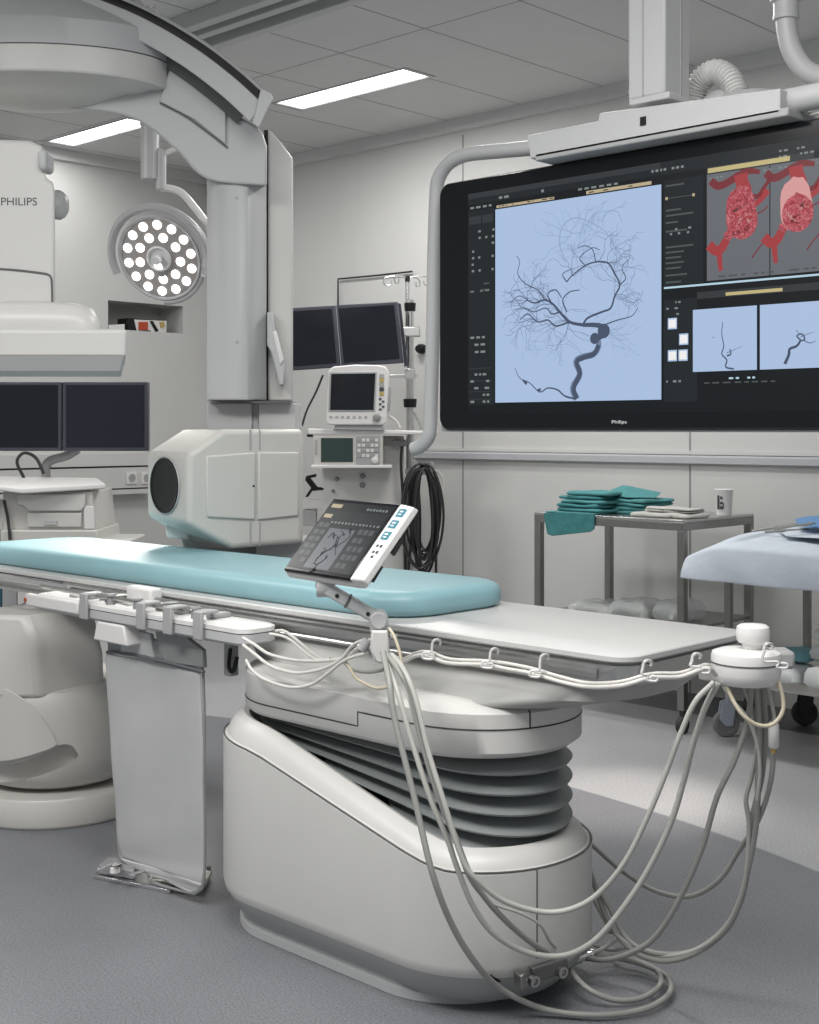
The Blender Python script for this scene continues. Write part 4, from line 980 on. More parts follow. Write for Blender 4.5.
# 3d aneurysm views (two copies side by side)
def aneu(dx, dy, hue):
    g = lambda x, y: (x+dx, y+dy)
    line('ui_red_dark', [g(711, 181), g(718, 186), g(727, 183), g(736, 177), g(741, 174)], .022, .0010, .02)
    line('ui_red', [g(741, 174), g(742, 182), g(746, 190), g(745, 196)], .042, .0011, .03)
    line('ui_red_dark', [g(741, 174), g(750, 171), g(760, 172)], .022, .0010, .012)
    line('ui_red_dark', [g(748, 196), g(758, 196), g(764, 188), g(772, 176)], .014, .0010, .010)
    line('ui_red', [g(752, 207), g(760, 200), g(768, 190)], .014, .0010, .02)
    line('ui_red', [g(709, 245), g(716, 251), g(722, 248), g(727, 239)], .028, .0011, .024); line('ui_red', [g(719, 250), g(720, 262), g(721, 271)], .018, .0010, .012)
    line('ui_coil', [g(726, 238), g(733, 232), g(742, 230), g(750, 228)], .026, .0013, .034)
    scr.m(hue); c0 = sp.at(*g(741, 212)); n = 22
    scr.poly([c0+Vector((math.cos(2*PI*k/n)*.047*(1+.06*math.sin(5*k)), -.0014, math.sin(2*PI*k/n)*.072*(1+.05*math.cos(3*k)))) for k in range(n)])
    scr.m('ui_coil'); c0 = sp.at(*g(743, 221)); scr.poly([c0+Vector((math.cos(2*PI*k/n)*.045, -.0016, math.sin(2*PI*k/n)*.05)) for k in range(n)])
    rn = random.Random(5+int(dx))
    for k in range(9):
        x, y = rn.uniform(731, 752), rn.uniform(214, 234); line(rn.choice(('ui_red', 'ui_rose', 'ui_red_dark')), [g(x, y), g(x+rn.uniform(-4, 4), y+rn.uniform(-3, 3)), g(x+rn.uniform(-5, 5), y+rn.uniform(-4, 4))], .0055, .0019, .003)
    for k in range(8):
        x, y = rn.uniform(733, 748), rn.uniform(201, 212); line(rn.choice(('ui_red', 'ui_pink', 'ui_head')), [g(x, y), g(x+rn.uniform(-5, 5), y+rn.uniform(-3, 3)), g(x+rn.uniform(-5, 5), y+rn.uniform(-4, 4))], .005, .0019, .002)
    line('ui_red_dark', [g(752, 258), g(759, 248), g(766, 240)], .004, .0010, .003); line('ui_red_dark', [g(757, 214), g(764, 210), g(768, 206)], .004, .0010)
aneu(0, 0, 'ui_coil'); aneu(55, -8, 'ui_rose_light')
scr.m('ui_dark'); 
scr.build('screen_image', None, t, smooth=False)

# suspension beam, column
t = thing('ceiling_suspension', 'light grey ceiling column with horizontal beam carrying the large monitor', 'ceiling mount', (-2.08, 3.25, CEIL))
b = MB(); b.m('plastic_mid')
b.prism([aty(x, y, 3.13) for x, y in ((527, 135), (598, 121), (599, 113), (780, 88), (780, 113), (530, 159))], (0, .16, 0)); b.build('beam', None, t, bevel=.004)
b = MB(); p0, p1 = aty(537, 158, 3.14), aty(790, 117, 3.14)
b.box(p0.x, p1.x, 3.13, 3.29, 2.166, p0.z+.012); b.build('beam_underside', 'plastic_grey', t, bevel=.004)
b = MB(); q0 = aty(643, 121, 3.128); b.box(q0.x-.009, q0.x+.009, 3.126, 3.131, q0.z-.012, q0.z+.012); b.build('sensor_window', 'black', t)
xc0 = aty(628, 50, 3.16).x; xc1 = aty(665, 50, 3.16).x
zc_ = aty(640, 98, 3.16).z
xr_ = atx(690, 50, xc1)
b = MB(); b.box(xc0, xc1, 3.16, xr_.y, zc_, CEIL); b.build('ceiling_column', 'plastic_mid', t, bevel=.006)
b = MB(); b.box(xc0+.05, xc0+.053, 3.157, 3.161, zc_, CEIL-.001); b.box(xc1-.001, xc1+.003, 3.16+(xr_.y-3.16)*.6, 3.165+(xr_.y-3.16)*.6, zc_, CEIL-.001); b.build('column_groove', 'plastic_grey', t)
b = MB(); b.box(xc0+.01, xc1+.02, 3.15, xr_.y+.01, zc_-.02, zc_); b.build('column_foot', 'plastic_mid', t, bevel=.004)
b = MB(); b.cyl(aty(782, 103, 3.2), aty(860, 88, 3.2), .034); b.lathe(aty(780, 103, 3.2), (1, 0, .0), [(.0, -.005), (.03, -.005), (.04, .01), (.0, .012)], 24); b.build('side_tube', 'plastic_mid', t)
b = MB(); b.box(-2.45, -1.75, 3.22, 3.33, 2.10, 2.20); b.build('mounting_plate', 'plastic_grey', t, bevel=.01)
# hand rail tube around the display
b = MB(); YT = 3.27
b.tube([aty(x, y, YT) for x, y in ((545, 147), (500, 151), (470, 154), (455, 159), (444, 168), (437.5, 182), (436, 200), (434, 260), (433, 330), (431, 400), (430, 428), (428, 437), (421, 446), (414, 449))], .0245, 12, 5)
tag(b.build('monitor_guard_tube', 'plastic_mid'), 'light grey curved guard tube around the left edge of the large monitor', 'guard rail')
# hoses
b = MB()
def corr(b, P, r, amp, per, seg=16):
    P = crom([Vector(p) for p in P], 40); L = [0]
    for a, c_ in zip(P, P[1:]): L.append(L[-1]+(c_-a).length)
    rings = []; n = None
    for i, p in enumerate(P):
        t_ = (P[min(i+1, len(P)-1)]-P[max(i-1, 0)]).normalized(); n = (n-t_*n.dot(t_)).normalized() if n else t_.orthogonal().normalized(); c_ = t_.cross(n)
        R0 = r+amp*math.sin(2*PI*L[i]/per); rings.append([p+(n*math.cos(2*PI*k/seg)+c_*math.sin(2*PI*k/seg))*R0 for k in range(seg)])
    b.loft(rings)
corr(b, [aty(x, y, 3.42) for x, y in ((692, 108), (697, 88), (706, 76), (718, 72), (730, 80), (738, 96))], .034, .004, .011)
tag(b.build('corrugated_hose', 'hose_white'), 'white corrugated hose arching beside the ceiling column', 'hose')
b = MB(); b.lathe(aty(750, 104, 3.42)-Vector((0, 0, .06)), UP, [(0, 0), (.11, 0), (.11, .05), (.08, .085), (0, .1)], 32); tag(b.build('cable_dome', 'plastic_mid'), 'grey dome behind the beam between the two hoses', 'cover')
b = MB(); b.lathe(aty(727, 104, 3.46)-Vector((0, 0, .06)), UP, [(0, 0), (.09, 0), (.09, .05), (.06, .09), (0, .105)], 32); tag(b.build('cable_dome', 'plastic_mid'), 'small dark-topped dome inside the arch of the hose', 'cover')
b = MB(); corr(b, [aty(x, y, 3.36) for x, y in ((812, 98), (816, 108), (818, 120))], .03, .004, .011); tag(b.build('corrugated_hose', 'hose_white'), 'short corrugated hose end at the right edge behind the monitor', 'hose')
b = MB(); b.obox(aty(798, 112, 3.40), (1, 0, 0), (0, 1, 0), UP, .07, .05, .045); tag(b.build('junction_box', 'plastic_white', bevel=.03, seg=4), 'white rounded junction box behind the top right of monitor', 'box')
# ceiling pipe
t = thing('ceiling_pipe', 'thick grey bent pipe dropping from the ceiling at top right', 'pipe', aty(786, 0, 3.5))
YP = 3.5
b = MB(); b.tube([aty(x, y, YP) for x, y in ((786, 15), (787, 30), (791, 48), (800, 64), (812, 74), (835, 80))], .030, 16, 6); b.build('bent_tube', 'plastic_mid', t)
p = aty(786, 20, YP)
b = MB(); b.lathe((p.x, p.y, 0), UP, [(.0, p.z), (.036, p.z), (.038, p.z+.006), (.036, p.z+.012), (.036, p.z+.05), (.045, p.z+.055), (.045, CEIL), (0, CEIL)], 32); b.build('ceiling_socket', 'plastic_mid', t)

# ================================================================ STEEL TABLE WITH LINEN
SX0_, SX1_, SY0, SY1, SZ = -3.97, -3.13, 5.02, 5.64, .95
t = thing('steel_table', 'square-legged stainless steel table against the wall carrying folded linen', 'table', ((SX0_+SX1_)/2, (SY0+SY1)/2, 0))
b = MB(); b.box(SX0_, SX1_, SY0, SY1, SZ-.012, SZ); b.build('table_top', 'steel', t, bevel=.002)
b = MB(); h = .036
for q_ in ((SX0_, SX1_, SY0, SY0+.02), (SX0_, SX1_, SY1-.02, SY1), (SX0_, SX0_+.02, SY0+.02, SY1-.02), (SX1_-.02, SX1_, SY0+.02, SY1-.02)): b.box(*q_, SZ-.012-h, SZ-.012)
b.build('top_frame', 'steel_dark', t, bevel=.002)
for x in (SX0_, SX1_-.035):
    for y in (SY0, SY1-.035):
        b = MB(); b.box(x, x+.035, y, y+.035, .105, SZ-.048); lg = b.build('leg', 'steel_dark', t, bevel=.002)
        b = MB(); b.box(x+.008, x+.028, y+.008, y+.028, .07, .106); b.cyl((x+.006, y+.0175, .04), (x+.030, y+.0175, .04), .04, seg=20); b.build('caster', 'rubber', lg)
b = MB(); b.box(SX0_+.01, SX1_-.01, SY0+.01, SY1-.01, .45, .465); b.build('lower_shelf', 'steel_dark', t, bevel=.002)
# folded cloths
def folded(name, cx, cy, z0, sx, sy, h, rot, mt, label, cat, group=None, seed=1, layers=2, droop=0):
    rn = random.Random(seed); b = MB()
    ca, sa = math.cos(rot), math.sin(rot)
    for L in range(layers):
        zb_, hh = z0+h*L/layers, h/layers*.93; jx, jy = rn.uniform(-.006, .006), rn.uniform(-.006, .006); rings = []
        ph = [rn.uniform(0, 6.28) for _ in range(4)]
        for f, ins in ((0, .008), (.25, .001), (.5, 0), (.75, .002), (1, .010), (1.0, .03)):
            r0 = rr(-sx/2+ins, sx/2-ins, -sy/2+ins, sy/2-ins, .018, 0, 4)
            rings.append([Vector((cx+jx+(p.x*ca-p.y*sa)*(1+.02*math.sin(ph[0]+9*p.y/sy)), cy+jy+(p.x*sa+p.y*ca)*(1+.03*math.sin(ph[1]+7*p.x/sx)), zb_+hh*f+(f)*.004*math.sin(ph[2]+p.x*30)*math.sin(ph[3]+p.y*22))) for p in r0])
        b.loft(rings)
    return tag(b.build(name, mt, ang=60), label, cat, group)
tl = lambda px, py, Y: aty(px, py, Y)
z = SZ
b = MB(); p0 = aty(545, 519, SY0-.012); p1 = aty(592, 521, SY0-.012)
b.prism([aty(x, y, SY0-.010) for x, y in ((543, 513), (594, 514), (594, 529), (590, 532), (552, 536), (547, 534))], (0, .008, 0)); b.box(p0.x, p1.x, SY0-.01, SY0+.16, SZ+.001, SZ+.008)
tag(b.build('surgical_towel', 'teal_cloth', bevel=.003), 'teal towel hanging over the front edge of the steel table', 'towel', 'teal towels on the steel table')
cxs, cys = -3.74, 5.17
labs = ['bottom teal towel of the left stack on steel table', 'second teal towel from the bottom of left stack', 'middle teal towel of the left stack on steel table', 'fourth teal towel up in the left stack', 'top teal towel of the left stack on steel table']
for k in range(5):
    folded('surgical_towel', cxs+.006*k*(-1)**k, cys+.004*k, z+.009+.0195*k, .27-.008*k, .2, .0185, .06*k-.1, 'teal_cloth' if k % 2 else 'teal_cloth_b', labs[k], 'towel', 'teal towels on the steel table', seed=30+k, layers=1)
for k, lb in enumerate(('lower teal towel of the right pair behind the stack', 'rumpled teal towel on top of the right pair')):
    folded('surgical_towel', -3.58, 5.32, z+.001+.037*k, .32-.04*k, .24, .035, .12-.2*k, 'teal_cloth_b', lb, 'towel', 'teal towels on the steel table', seed=50+k, layers=2)
b = MB(); rn = random.Random(4)
b.hull([(-3.74, 5.32, z+.078), (-3.64, 5.30, z+.135), (-3.58, 5.36, z+.105), (-3.47, 5.38, z+.100), (-3.44, 5.28, z+.078), (-3.56, 5.21, z+.078), (-3.76, 5.24, z+.078), (-3.64, 5.24, z+.108)])
tag(b.build('surgical_towel', 'teal_cloth_b', bevel=.012, seg=3), 'crumpled teal cloth forming a peak above the towel stacks', 'towel', 'teal towels on the steel table')
for k, (cx_, cy_, z0, sx, sy, rt, lb) in enumerate(((-3.36, 5.17, z+.001, .22, .18, .1, 'lower grey-white cloth left beside the teal towels'), (-3.22, 5.18, z+.001, .17, .17, -.15, 'lower grey-white cloth at the front right table corner'), (-3.33, 5.19, z+.024, .17, .12, .25, 'upper grey-white cloth folded on the left one'), (-3.23, 5.19, z+.024, .15, .13, -.1, 'upper rumpled grey-white cloth by the paper cup'))):
    folded('folded_cloth', cx_, cy_, z0, sx, sy, .021, rt, 'grey_cloth', lb, 'cloth', 'grey-white cloths on the steel table', seed=70+k, layers=1 if k < 2 else 2)
p = Vector((-3.175, 5.44, SZ))
t = thing('paper_cup', 'white cup with dark marks standing at the rear right table corner', 'cup', p)
b = MB(); b.lathe(p, UP, [(0, .001), (.034, .001), (.036, .01), (.043, .118), (.045, .121), (.043, .124), (.040, .121), (.034, .01), (0, .01)], 32); b.build('cup_body', 'plastic_white', t)
cp = Plane(p+Vector((.045*.69, -.045*.72, .06)), (.69, -.72, 0))
b = MB()
ang0 = math.atan2(-.72, .69)
def cupmark(b, a0, a1, z0_, z1_, r=.0425):
    P = [[p+Vector((math.cos(a)*rr_, math.sin(a)*rr_, z_)) for a, z_ in ((a0, z0_), (a1, z0_), (a1, z1_), (a0, z1_))] for rr_ in (r-.002, r+.0012)]; b.loft(P)
cupmark(b, ang0-1.0, ang0-.75, .03, .095); cupmark(b, ang0-.65, ang0-.35, .03, .045); cupmark(b, ang0-.65, ang0-.35, .055, .065); cupmark(b, ang0-.65, ang0-.4, .078, .09); cupmark(b, ang0-.35, ang0-.25, .035, .06)
b.build('dark_print', 'print_dark', t)
# plastic packs on lower shelf
def lump(name, cx, cy, z0, sx, sy, h, mt, label, cat, group, seed):
    rn = random.Random(seed); b = MB(); rings = []
    for f, ins in ((0, .02), (.2, .0), (.6, .004), (.88, .02), (1, .05)):
        ph = rn.uniform(0, 6); r0 = rr(-sx/2+ins, sx/2-ins, -sy/2+ins, sy/2-ins, .03, 0, 4)
        rings.append([Vector((cx+p.x*(1+.05*math.sin(ph+p.y*40)), cy+p.y*(1+.05*math.sin(ph*2+p.x*35)), z0+h*f+.008*f*math.sin(p.x*45+ph)*math.cos(p.y*38+seed))) for p in r0])
    b.loft(rings); return tag(b.build(name, mt, ang=70), label, cat, group)
g_ = 'clear plastic packs under the steel table'
lump('plastic_pack', -3.72, 5.2, .466, .24, .2, .06, 'film', 'clear plastic pack, leftmost under the steel table', 'pack', g_, 1)
lump('plastic_pack', -3.50, 5.22, .466, .22, .24, .085, 'film', 'clear plastic pack, middle one under the steel table', 'pack', g_, 2)
lump('plastic_pack', -3.30, 5.25, .466, .17, .24, .10, 'film', 'clear plastic pack, rightmost under the steel table', 'pack', g_, 3)

# ================================================================ DRAPED CART
CX0, CX1, CY0, CY1 = -3.0, -1.9, 4.86, 5.42
t = thing('instrument_cart', 'wheeled cart with steel frame and low shelf at the right edge', 'cart', ((CX0+CX1)/2, (CY0+CY1)/2, 0))
b = MB(); b.box(-2.86, CX1, CY0+.02, 5.5, .85, .868); b.build('cart_top', 'steel', t, bevel=.003)
b = MB(); b.box(CX0, CX1, CY0+.06, 5.62, .275, .33); b.build('lower_shelf', 'plastic_warm', t, bevel=.012)
for x, y in ((-2.985, 5.115), (CX1-.05, 4.98), (-2.84, 5.56), (CX1-.05, CY1+.05)):
    b = MB(); b.box(x, x+.03, y, y+.03, .33, .85); b.build('leg', 'steel_dark', t, bevel=.002)
    mt = 'caster_blue' if (x < -2.9) else 'rubber'
    wx, wy = x+.015, y+.015; ax = RT
    b = MB(); b.cyl((wx, wy, .15), (wx, wy, .276), .014); b.m(mt)
    for s in (-1, 1):
        o = Vector((wx, wy, 0))+Vector((-FW.x, -FW.y, 0))*.022*s
        b.loft([[o+RT*r_+UP*z_+Vector((-FW.x, -FW.y, 0))*q2 for r_, z_ in ((-.045, .08), (-.018, .05), (.014, .05), (.024, .13), (.0, .165), (-.034, .15))] for q2 in (-.003, .003)])
    f = b.build('caster_fork', mt, t, bevel=.002)
    b = MB(); o = Vector((wx, wy, .059))-RT*.012; d_ = Vector((-FW.x, -FW.y, 0)); b.lathe(o-d_*.016, d_, [(.0, .004), (.035, .004), (.039, 0), (.054, .001), (.059, .008), (.059, .024), (.054, .031), (.039, .032), (.035, .028), (.0, .028)], 32); b.build('wheel', 'wheel_grey' if mt == 'caster_blue' else 'rubber', f)
# drape: hem, front edge of the top, back edge of the top, traced where they stand
CT = .875
def lerp_line(P, n):
    out = []; xs = [p[0] for p in P]
    for i in range(n+1):
        s_ = i/n*(len(P)-1); k = min(int(s_), len(P)-2); f = s_-k; out.append(tuple(a_+(c_-a_)*f for a_, c_ in zip(P[k], P[k+1])))
    return out
NX = 48
hem = [aty(x, y, CY0-.06) for x, y in lerp_line([(680, 578), (704, 580.5), (728, 583), (752, 585.5), (785, 589), (819, 592), (870, 598), (960, 609)], NX)]
frt = [aty(x, y, CY0-.02) for x, y in lerp_line([(686, 557), (704, 549.5), (722, 546), (746, 548), (782, 551.5), (819, 555.5), (870, 561.5), (960, 573)], NX)]
bck = []
for i, p in enumerate(frt):
    u = i/NX; bck.append(Vector((p.x+.02*(1-u), CY1+.02, CT+.022 if u > .16 else CT+.022-(1-u/.16)**2*.07)))
b = MB(); G = []
for j in range(19):
    row = []
    for i in range(NX+1):
        if j <= 9:
            v = j/9; p = hem[i].lerp(frt[i], v); p = p+Vector((0, -.006*math.sin(i*.35+v*2.2)*(1-v)-.006*math.sin(PI*v), 0))
        else:
            v = (j-9)/9; p = frt[i].lerp(bck[i], v); q0_ = max(p.z, CT) if i > 12 else p.z+.02*math.sin(PI*v); p = Vector((p.x, p.y, q0_+.002*math.sin(i*.7+v*6)))
        row.append(b.b.verts.new(p))
    G.append(row)
for j in range(18):
    for i in range(NX): b.face([G[j][i], G[j][i+1], G[j+1][i+1], G[j+1][i]])
o = b.build('surgical_drape', 'drape', ang=80, sub=1, solid=.003); tag(o, 'pale blue surgical drape covering the cart top at the right edge', 'drape')
b = MB(); ctr = aty(825, 521, 5.0)
b.hull([aty(x, y, Y) for x, y, Y in ((794, 519, 5.25), (798, 526, 5.15), (830, 530, 5.1), (880, 530, 5.1), (870, 515, 5.3), (806, 516.5, 5.3), (835, 514, 5.3))]); tag(b.build('blue_wrap', 'blue_cloth', bevel=.01), 'folded bright blue wrap on the draped cart', 'cloth')
b = MB(); b.hull([aty(x, y, Y) for x, y, Y in ((776, 529, 5.3), (786, 537, 5.1), (850, 540, 5.0), (880, 538, 5.2), (860, 524, 5.35), (790, 525, 5.32))]); tag(b.build('folded_drape', 'drape', bevel=.01), 'pale folded cloth under the bright blue wrap on the cart', 'cloth')
for k, (a_, c_, lb) in enumerate((((752, 531), (800, 524), 'long thin steel instrument nearest the drape corner'), ((765, 532), (806, 530), 'steel instrument lying in front of the blue wrap'), ((775, 529), (812, 524), 'steel instrument with its tip under the blue wrap'))):
    b = MB(); A_, B_ = aty(*a_, 5.30-.1*k), aty(*c_, 5.32-.1*k); b.tube([A_, (A_+B_)/2+UP*.003, B_], .006, 8, 0); d_ = (B_-A_).normalized(); b.lathe(B_+UP*.004, UP, [(.014, -.003), (.017, 0), (.014, .003), (.010, 0), (.014, -.003)], 16)
    tag(b.build('surgical_instrument', 'steel_dark'), lb, 'instrument', 'steel instruments on the drape')
g_ = 'wrapped packs on the cart shelf'
P_ = [(-2.60, 4.93, .331, .22, .22, .07, 'pack_white', 'white wrapped pack, front left on the cart shelf'), (-2.34, 4.93, .331, .26, .24, .08, 'pack_white', 'white wrapped pack, front right on the cart shelf'),
      (-2.57, 4.99, .405, .16, .16, .05, 'pack_teal', 'small teal-sided pack on the front left pack'), (-2.36, 5.05, .415, .30, .22, .07, 'pack_white', 'second wrapped pack of the tall pile'),
      (-2.36, 5.06, .49, .27, .2, .07, 'pack_white', 'third wrapped pack of the tall pile'), (-2.36, 5.07, .565, .24, .2, .06, 'pack_white', 'topmost wrapped pack of the pile on cart shelf'),
      (-2.72, 4.92, .331, .14, .2, .045, 'film', 'flat clear pack at the left end of the cart shelf')]
for k, (a1, a2, a3, a4, a5, a6, mt, lb) in enumerate(P_): lump('wrapped_pack', a1, a2, a3, a4, a5, a6, mt, lb, 'pack', g_, 40+k)

# ================================================================ MONITOR WALL UNIT (middle)
DW = 7.45
t = thing('wall_equipment_unit', 'white wall supply unit with shelf behind the tableside touch screen', 'supply unit', K(360, 560, DW))
b = MB(); b.prism([K(x, y, DW) for x, y in ((322, 436), (404, 436), (404, 640), (322, 640))], FW*.25); b.build('unit_body', 'plastic', t, bevel=.01)
b = MB(); b.prism([K(x, y, DW-.2) for x, y in ((308, 428.5), (438, 431), (438, 434.5), (308, 434.5))], FW*.3); b.build('shelf', 'plastic_white', t, bevel=.006)
b = MB(); b.prism([K(x, y, DW-.18) for x, y in ((307, 434), (312, 434), (312, 437), (307, 437))], FW*.1); b.build('shelf_bracket', 'black', t)
up_pl = Plane(K(0, 430, DW), -FW)
for k, (x, y, r_) in enumerate(((337, 479, .012), (333, 491, .01), (362.5, 476, .016), (362.5, 485, .016))):
    b = MB(); b.lathe(up_pl.at(x, y), up_pl.n, [(r_, 0), (r_, .012), (r_*.6, .02), (0, .02)], 14); b.build('gas_outlet', 'knob_grey', t)
for k, x in enumerate((395, 399, 404)):
    b = MB(); b.lathe(K(x, 443, DW-.02), -FW, [(.014, 0), (.014, .03), (.02, .035), (.018, .06), (0, .06)], 14); b.build('outlet_knob', 'knob_grey', t)
b = MB(); b.m('black'); b.prism([K(x, y, DW) for x, y in ((306, 476), (316, 474), (316, 477), (310, 478), (317, 487), (324, 488), (324, 490), (312, 491), (308, 497), (305, 497), (311, 488), (305, 480))], FW*.05)
b.m('plastic_white'); b.prism([K(x, y, DW+.02) for x, y in ((303, 500), (324, 500), (324, 508), (303, 508))], FW*.1); b.m('plastic_grey'); b.prism([K(x, y, DW+.03) for x, y in ((303, 510), (316, 510), (316, 526), (303, 526))], FW*.1); b.build('side_fittings', None, t, bevel=.003)
# anesthesia / infusion device in rack
t = thing('monitoring_device', 'rack-mounted device with small dark screen and keypad under the shelf', 'medical device', K(350, 467, DW-.2))
dp = Plane(K(0, 430, DW-.2), -FW)
b = MB(); b.prism([K(x, y, DW-.2) for x, y in ((313, 436), (383, 436), (383, 466), (313, 466))], FW*.18); b.build('housing', 'plastic_warm', t, bevel=.006)
b = MB(); b.prism([K(x, y, DW-.22) for x, y in ((311, 465), (392, 465), (392, 468), (311, 468))], FW*.2); b.build('tray', 'plastic_white', t, bevel=.003)
b = MB(); b.rect(dp, 321, 438, 353, 462, .004); b.build('screen', 'green_screen', t, bevel=.001)
b = MB(); b.m('plastic_grey')
b.rect(dp, 356, 436.5, 380, 464.5, .003); b.build('keypad_plate', 'plastic_mid', t)
for r_ in range(4):
    for c_ in range(5):
        b = MB(); b.rect(dp, 357.5+4.4*c_, 438.5+5.2*r_, 360.5+4.4*c_, 441.6+5.2*r_, .006, .003); b.build('key', 'plastic_white' if (r_+c_) % 3 else 'plastic_grey', t)
b = MB(); b.lathe(dp.at(375, 460), dp.n, [(.02, .0), (.02, .012), (.015, .016), (0, .016)], 20); b.build('dial', 'plastic_white', t)
b = MB(); b.rect(dp, 315, 440, 317.5, 455, .004); b.build('side_label', 'plastic_grey', t)
# patient monitor
DPm = DW-.25
t = thing('patient_monitor', 'white patient monitor with dark screen and coloured side keys on the shelf', 'patient monitor', K(356, 428, DPm))
pm = Plane(K(0, 400, DPm), -FW)
b = MB(); cor = [(326, 418), (328, 371), (333, 366.5), (355, 364.5), (379, 365), (386, 366.5), (389, 372), (387, 421), (384, 425), (330, 425), (326, 423)]
b.prism([K(x, y, DPm) for x, y in cor], FW*.2); b.build('housing', 'plastic_white', t, bevel=.008, seg=3)
b = MB(); b.on(pm, [(330, 372.5), (377, 372), (375, 411.5), (328.5, 411.5)], .006); b.build('screen_bezel', 'plastic_grey', t, bevel=.002)
b = MB(); b.on(pm, [(331.5, 374), (375.5, 373.5), (373.5, 410), (330, 410)], .0075); b.build('screen', 'screen_off', t)
for k, mt in enumerate(('plastic_grey', 'yellow_part', 'plastic_grey', 'bezel_navy', 'yellow_part')):
    b = MB(); b.rect(pm, 379.5, 374+4.5*k, 384, 377.6+4.5*k, .005); b.build('soft_key', mt, t)
for k in range(5):
    b = MB(); b.rect(pm, 379+(k % 2)*3, 398+2.6*k, 381.5+(k % 2)*3, 400+2.6*k, .004); b.build('small_key', 'bezel_navy', t)
for k in range(7):
    b = MB(); b.rect(pm, 329.5+5.8*k, 416, 332.3+5.8*k, 418.2, .004); b.build('menu_key', 'plastic_grey', t)
b = MB(); b.lathe(pm.at(377, 417.5), pm.n, [(.022, 0), (.021, .018), (.016, .022), (0, .022)], 24); b.build('rotary_knob', 'knob_grey', t)
b = MB(); b.prism([K(x, y, DPm+.04) for x, y in ((388, 386), (391, 388), (390, 410), (387.5, 412))], FW*.1); b.build('side_module', 'plastic_grey', t, bevel=.003)
b = MB(); b.prism([K(x, y, DPm+.02) for x, y in ((336, 424), (382, 424), (384, 430.5), (333, 429.5))], FW*.15); b.build('foot', 'plastic_grey', t, bevel=.003)
# twin dark monitors
t = thing('double_monitor', 'tilted pair of black monitors above the white patient monitor', 'monitors', K(350, 370, 7.5))
tw = Plane.three(K(292, 308, 7.6), K(397, 301.5, 7.42), K(292, 372, 7.6))
for q_ in ([(285, 308.4), (335, 305.3), (340, 367.2), (285, 371)], [(336, 305.2), (397, 301.5), (403, 363), (341, 367)]):
    b = MB(); b.on(tw, q_, .02, -.02); f = b.build('monitor_frame', 'bezel_navy', t, bevel=.005)
    (x0, y0), (x1, y1), (x2, y2), (x3, y3) = q_
    b = MB(); b.on(tw, [(x0+2.5, y0+3.2), (x1-3, y1+3.4), (x2-3.4, y2-4.2), (x3+3, y3-4)], .0015); b.build('screen', 'screen_off', f)
b = MB(); b.on(tw, [(395.5, 302), (398.5, 303), (405.5, 365), (402, 367)], .004, -.05); b.build('side_edge', 'bezel_navy', t, bevel=.003)
b = MB(); b.cyl(K(372, 335, 7.6), K(412, 332, 7.60), .018); b.build('mount_arm', 'steel', t)
# iv pole
t = thing('iv_pole', 'chrome infusion pole with wire hooks right of the black monitors', 'iv pole', K(412, 560, 7.6))
DPp = 7.6
zp = lambda py: 1.35+(430-py)*DPp/F
base = K(410, 430, DPp); B0 = Vector((base.x, base.y, 0))
b = MB(); b.cyl(B0+UP*0.05, B0+UP*zp(300), .022); b.build('lower_tube', 'steel', t)
b = MB(); b.cyl(B0+UP*zp(350)-RT*.015, B0+UP*zp(276)-RT*.015, .013); b.build('upper_tube', 'steel_bright', t)
for py, r_ in ((308, .035), (404, .04)):
    b = MB(); c0 = B0+UP*zp(py); b.cyl(c0-UP*.02, c0+UP*.03, r_*.9, r_, 20); b.build('clamp_collar', 'black', t, bevel=.004)
b = MB(); b.obox(B0+UP*zp(332), RT, FW, UP, .06, .03, .028); b.build('cross_clamp', 'steel', t, bevel=.006)
b = MB(); b.obox(B0+UP*zp(376)-RT*.05, RT, FW, UP, .09, .012, .008); b.obox(B0+UP*zp(374), RT, FW, UP, .03, .03, .03); b.build('lower_clamp', 'steel', t, bevel=.003)
b = MB(); b.obox(B0+UP*zp(279)-RT*.015, RT, FW, UP, .014, .014, .018); b.build('hook_block', 'black', t, bevel=.003)
for s, dd in ((-1, 0), (1, 0), (-1, 1), (1, 1)):
    c0 = B0+UP*zp(278)-RT*.015; dr = RT*s if not dd else (RT*s*.5+FW*.8*s).normalized()
    b = MB(); b.tube([c0, c0+dr*.07+UP*.01, c0+dr*.13, c0+dr*.135-UP*.035, c0+dr*.10-UP*.04, c0+dr*.095-UP*.015], .0035, 6, 5); b.build('wire_hook', 'steel', t)
b = MB(); 
for k in range(4):
    a_ = k*PI/2+.4; d_ = Vector((math.cos(a_), math.sin(a_), 0)); b.cyl(B0+UP*.07, B0+d_*.17+UP*.03, .014, .01, 10); b.cyl(B0+d_*.17+UP*.0+RT*.01, B0+d_*.17+RT*.01+UP*.03, .02, seg=12)
b.build('pole_base', 'steel_dark', t)
b = MB(); b.tube([aty(x, y, YW-.02) for x, y in ((338, 306), (338, 279), (376, 275.5), (412, 271.5))], .006, 6, 0); tag(b.build('wall_conduit', 'cable_black'), 'thin dark angled conduit line on the wall above the black monitors', 'conduit')
b = MB(); p = aty(423, 349, YW); b.lathe(p, (0, -1, 0), [(.03, 0), (.03, .03), (.02, .05), (0, .05)], 20); tag(b.build('wall_knob', 'black'), 'small black knob on the wall right of the chrome pole', 'knob')  # plain black knob fixed to the wall
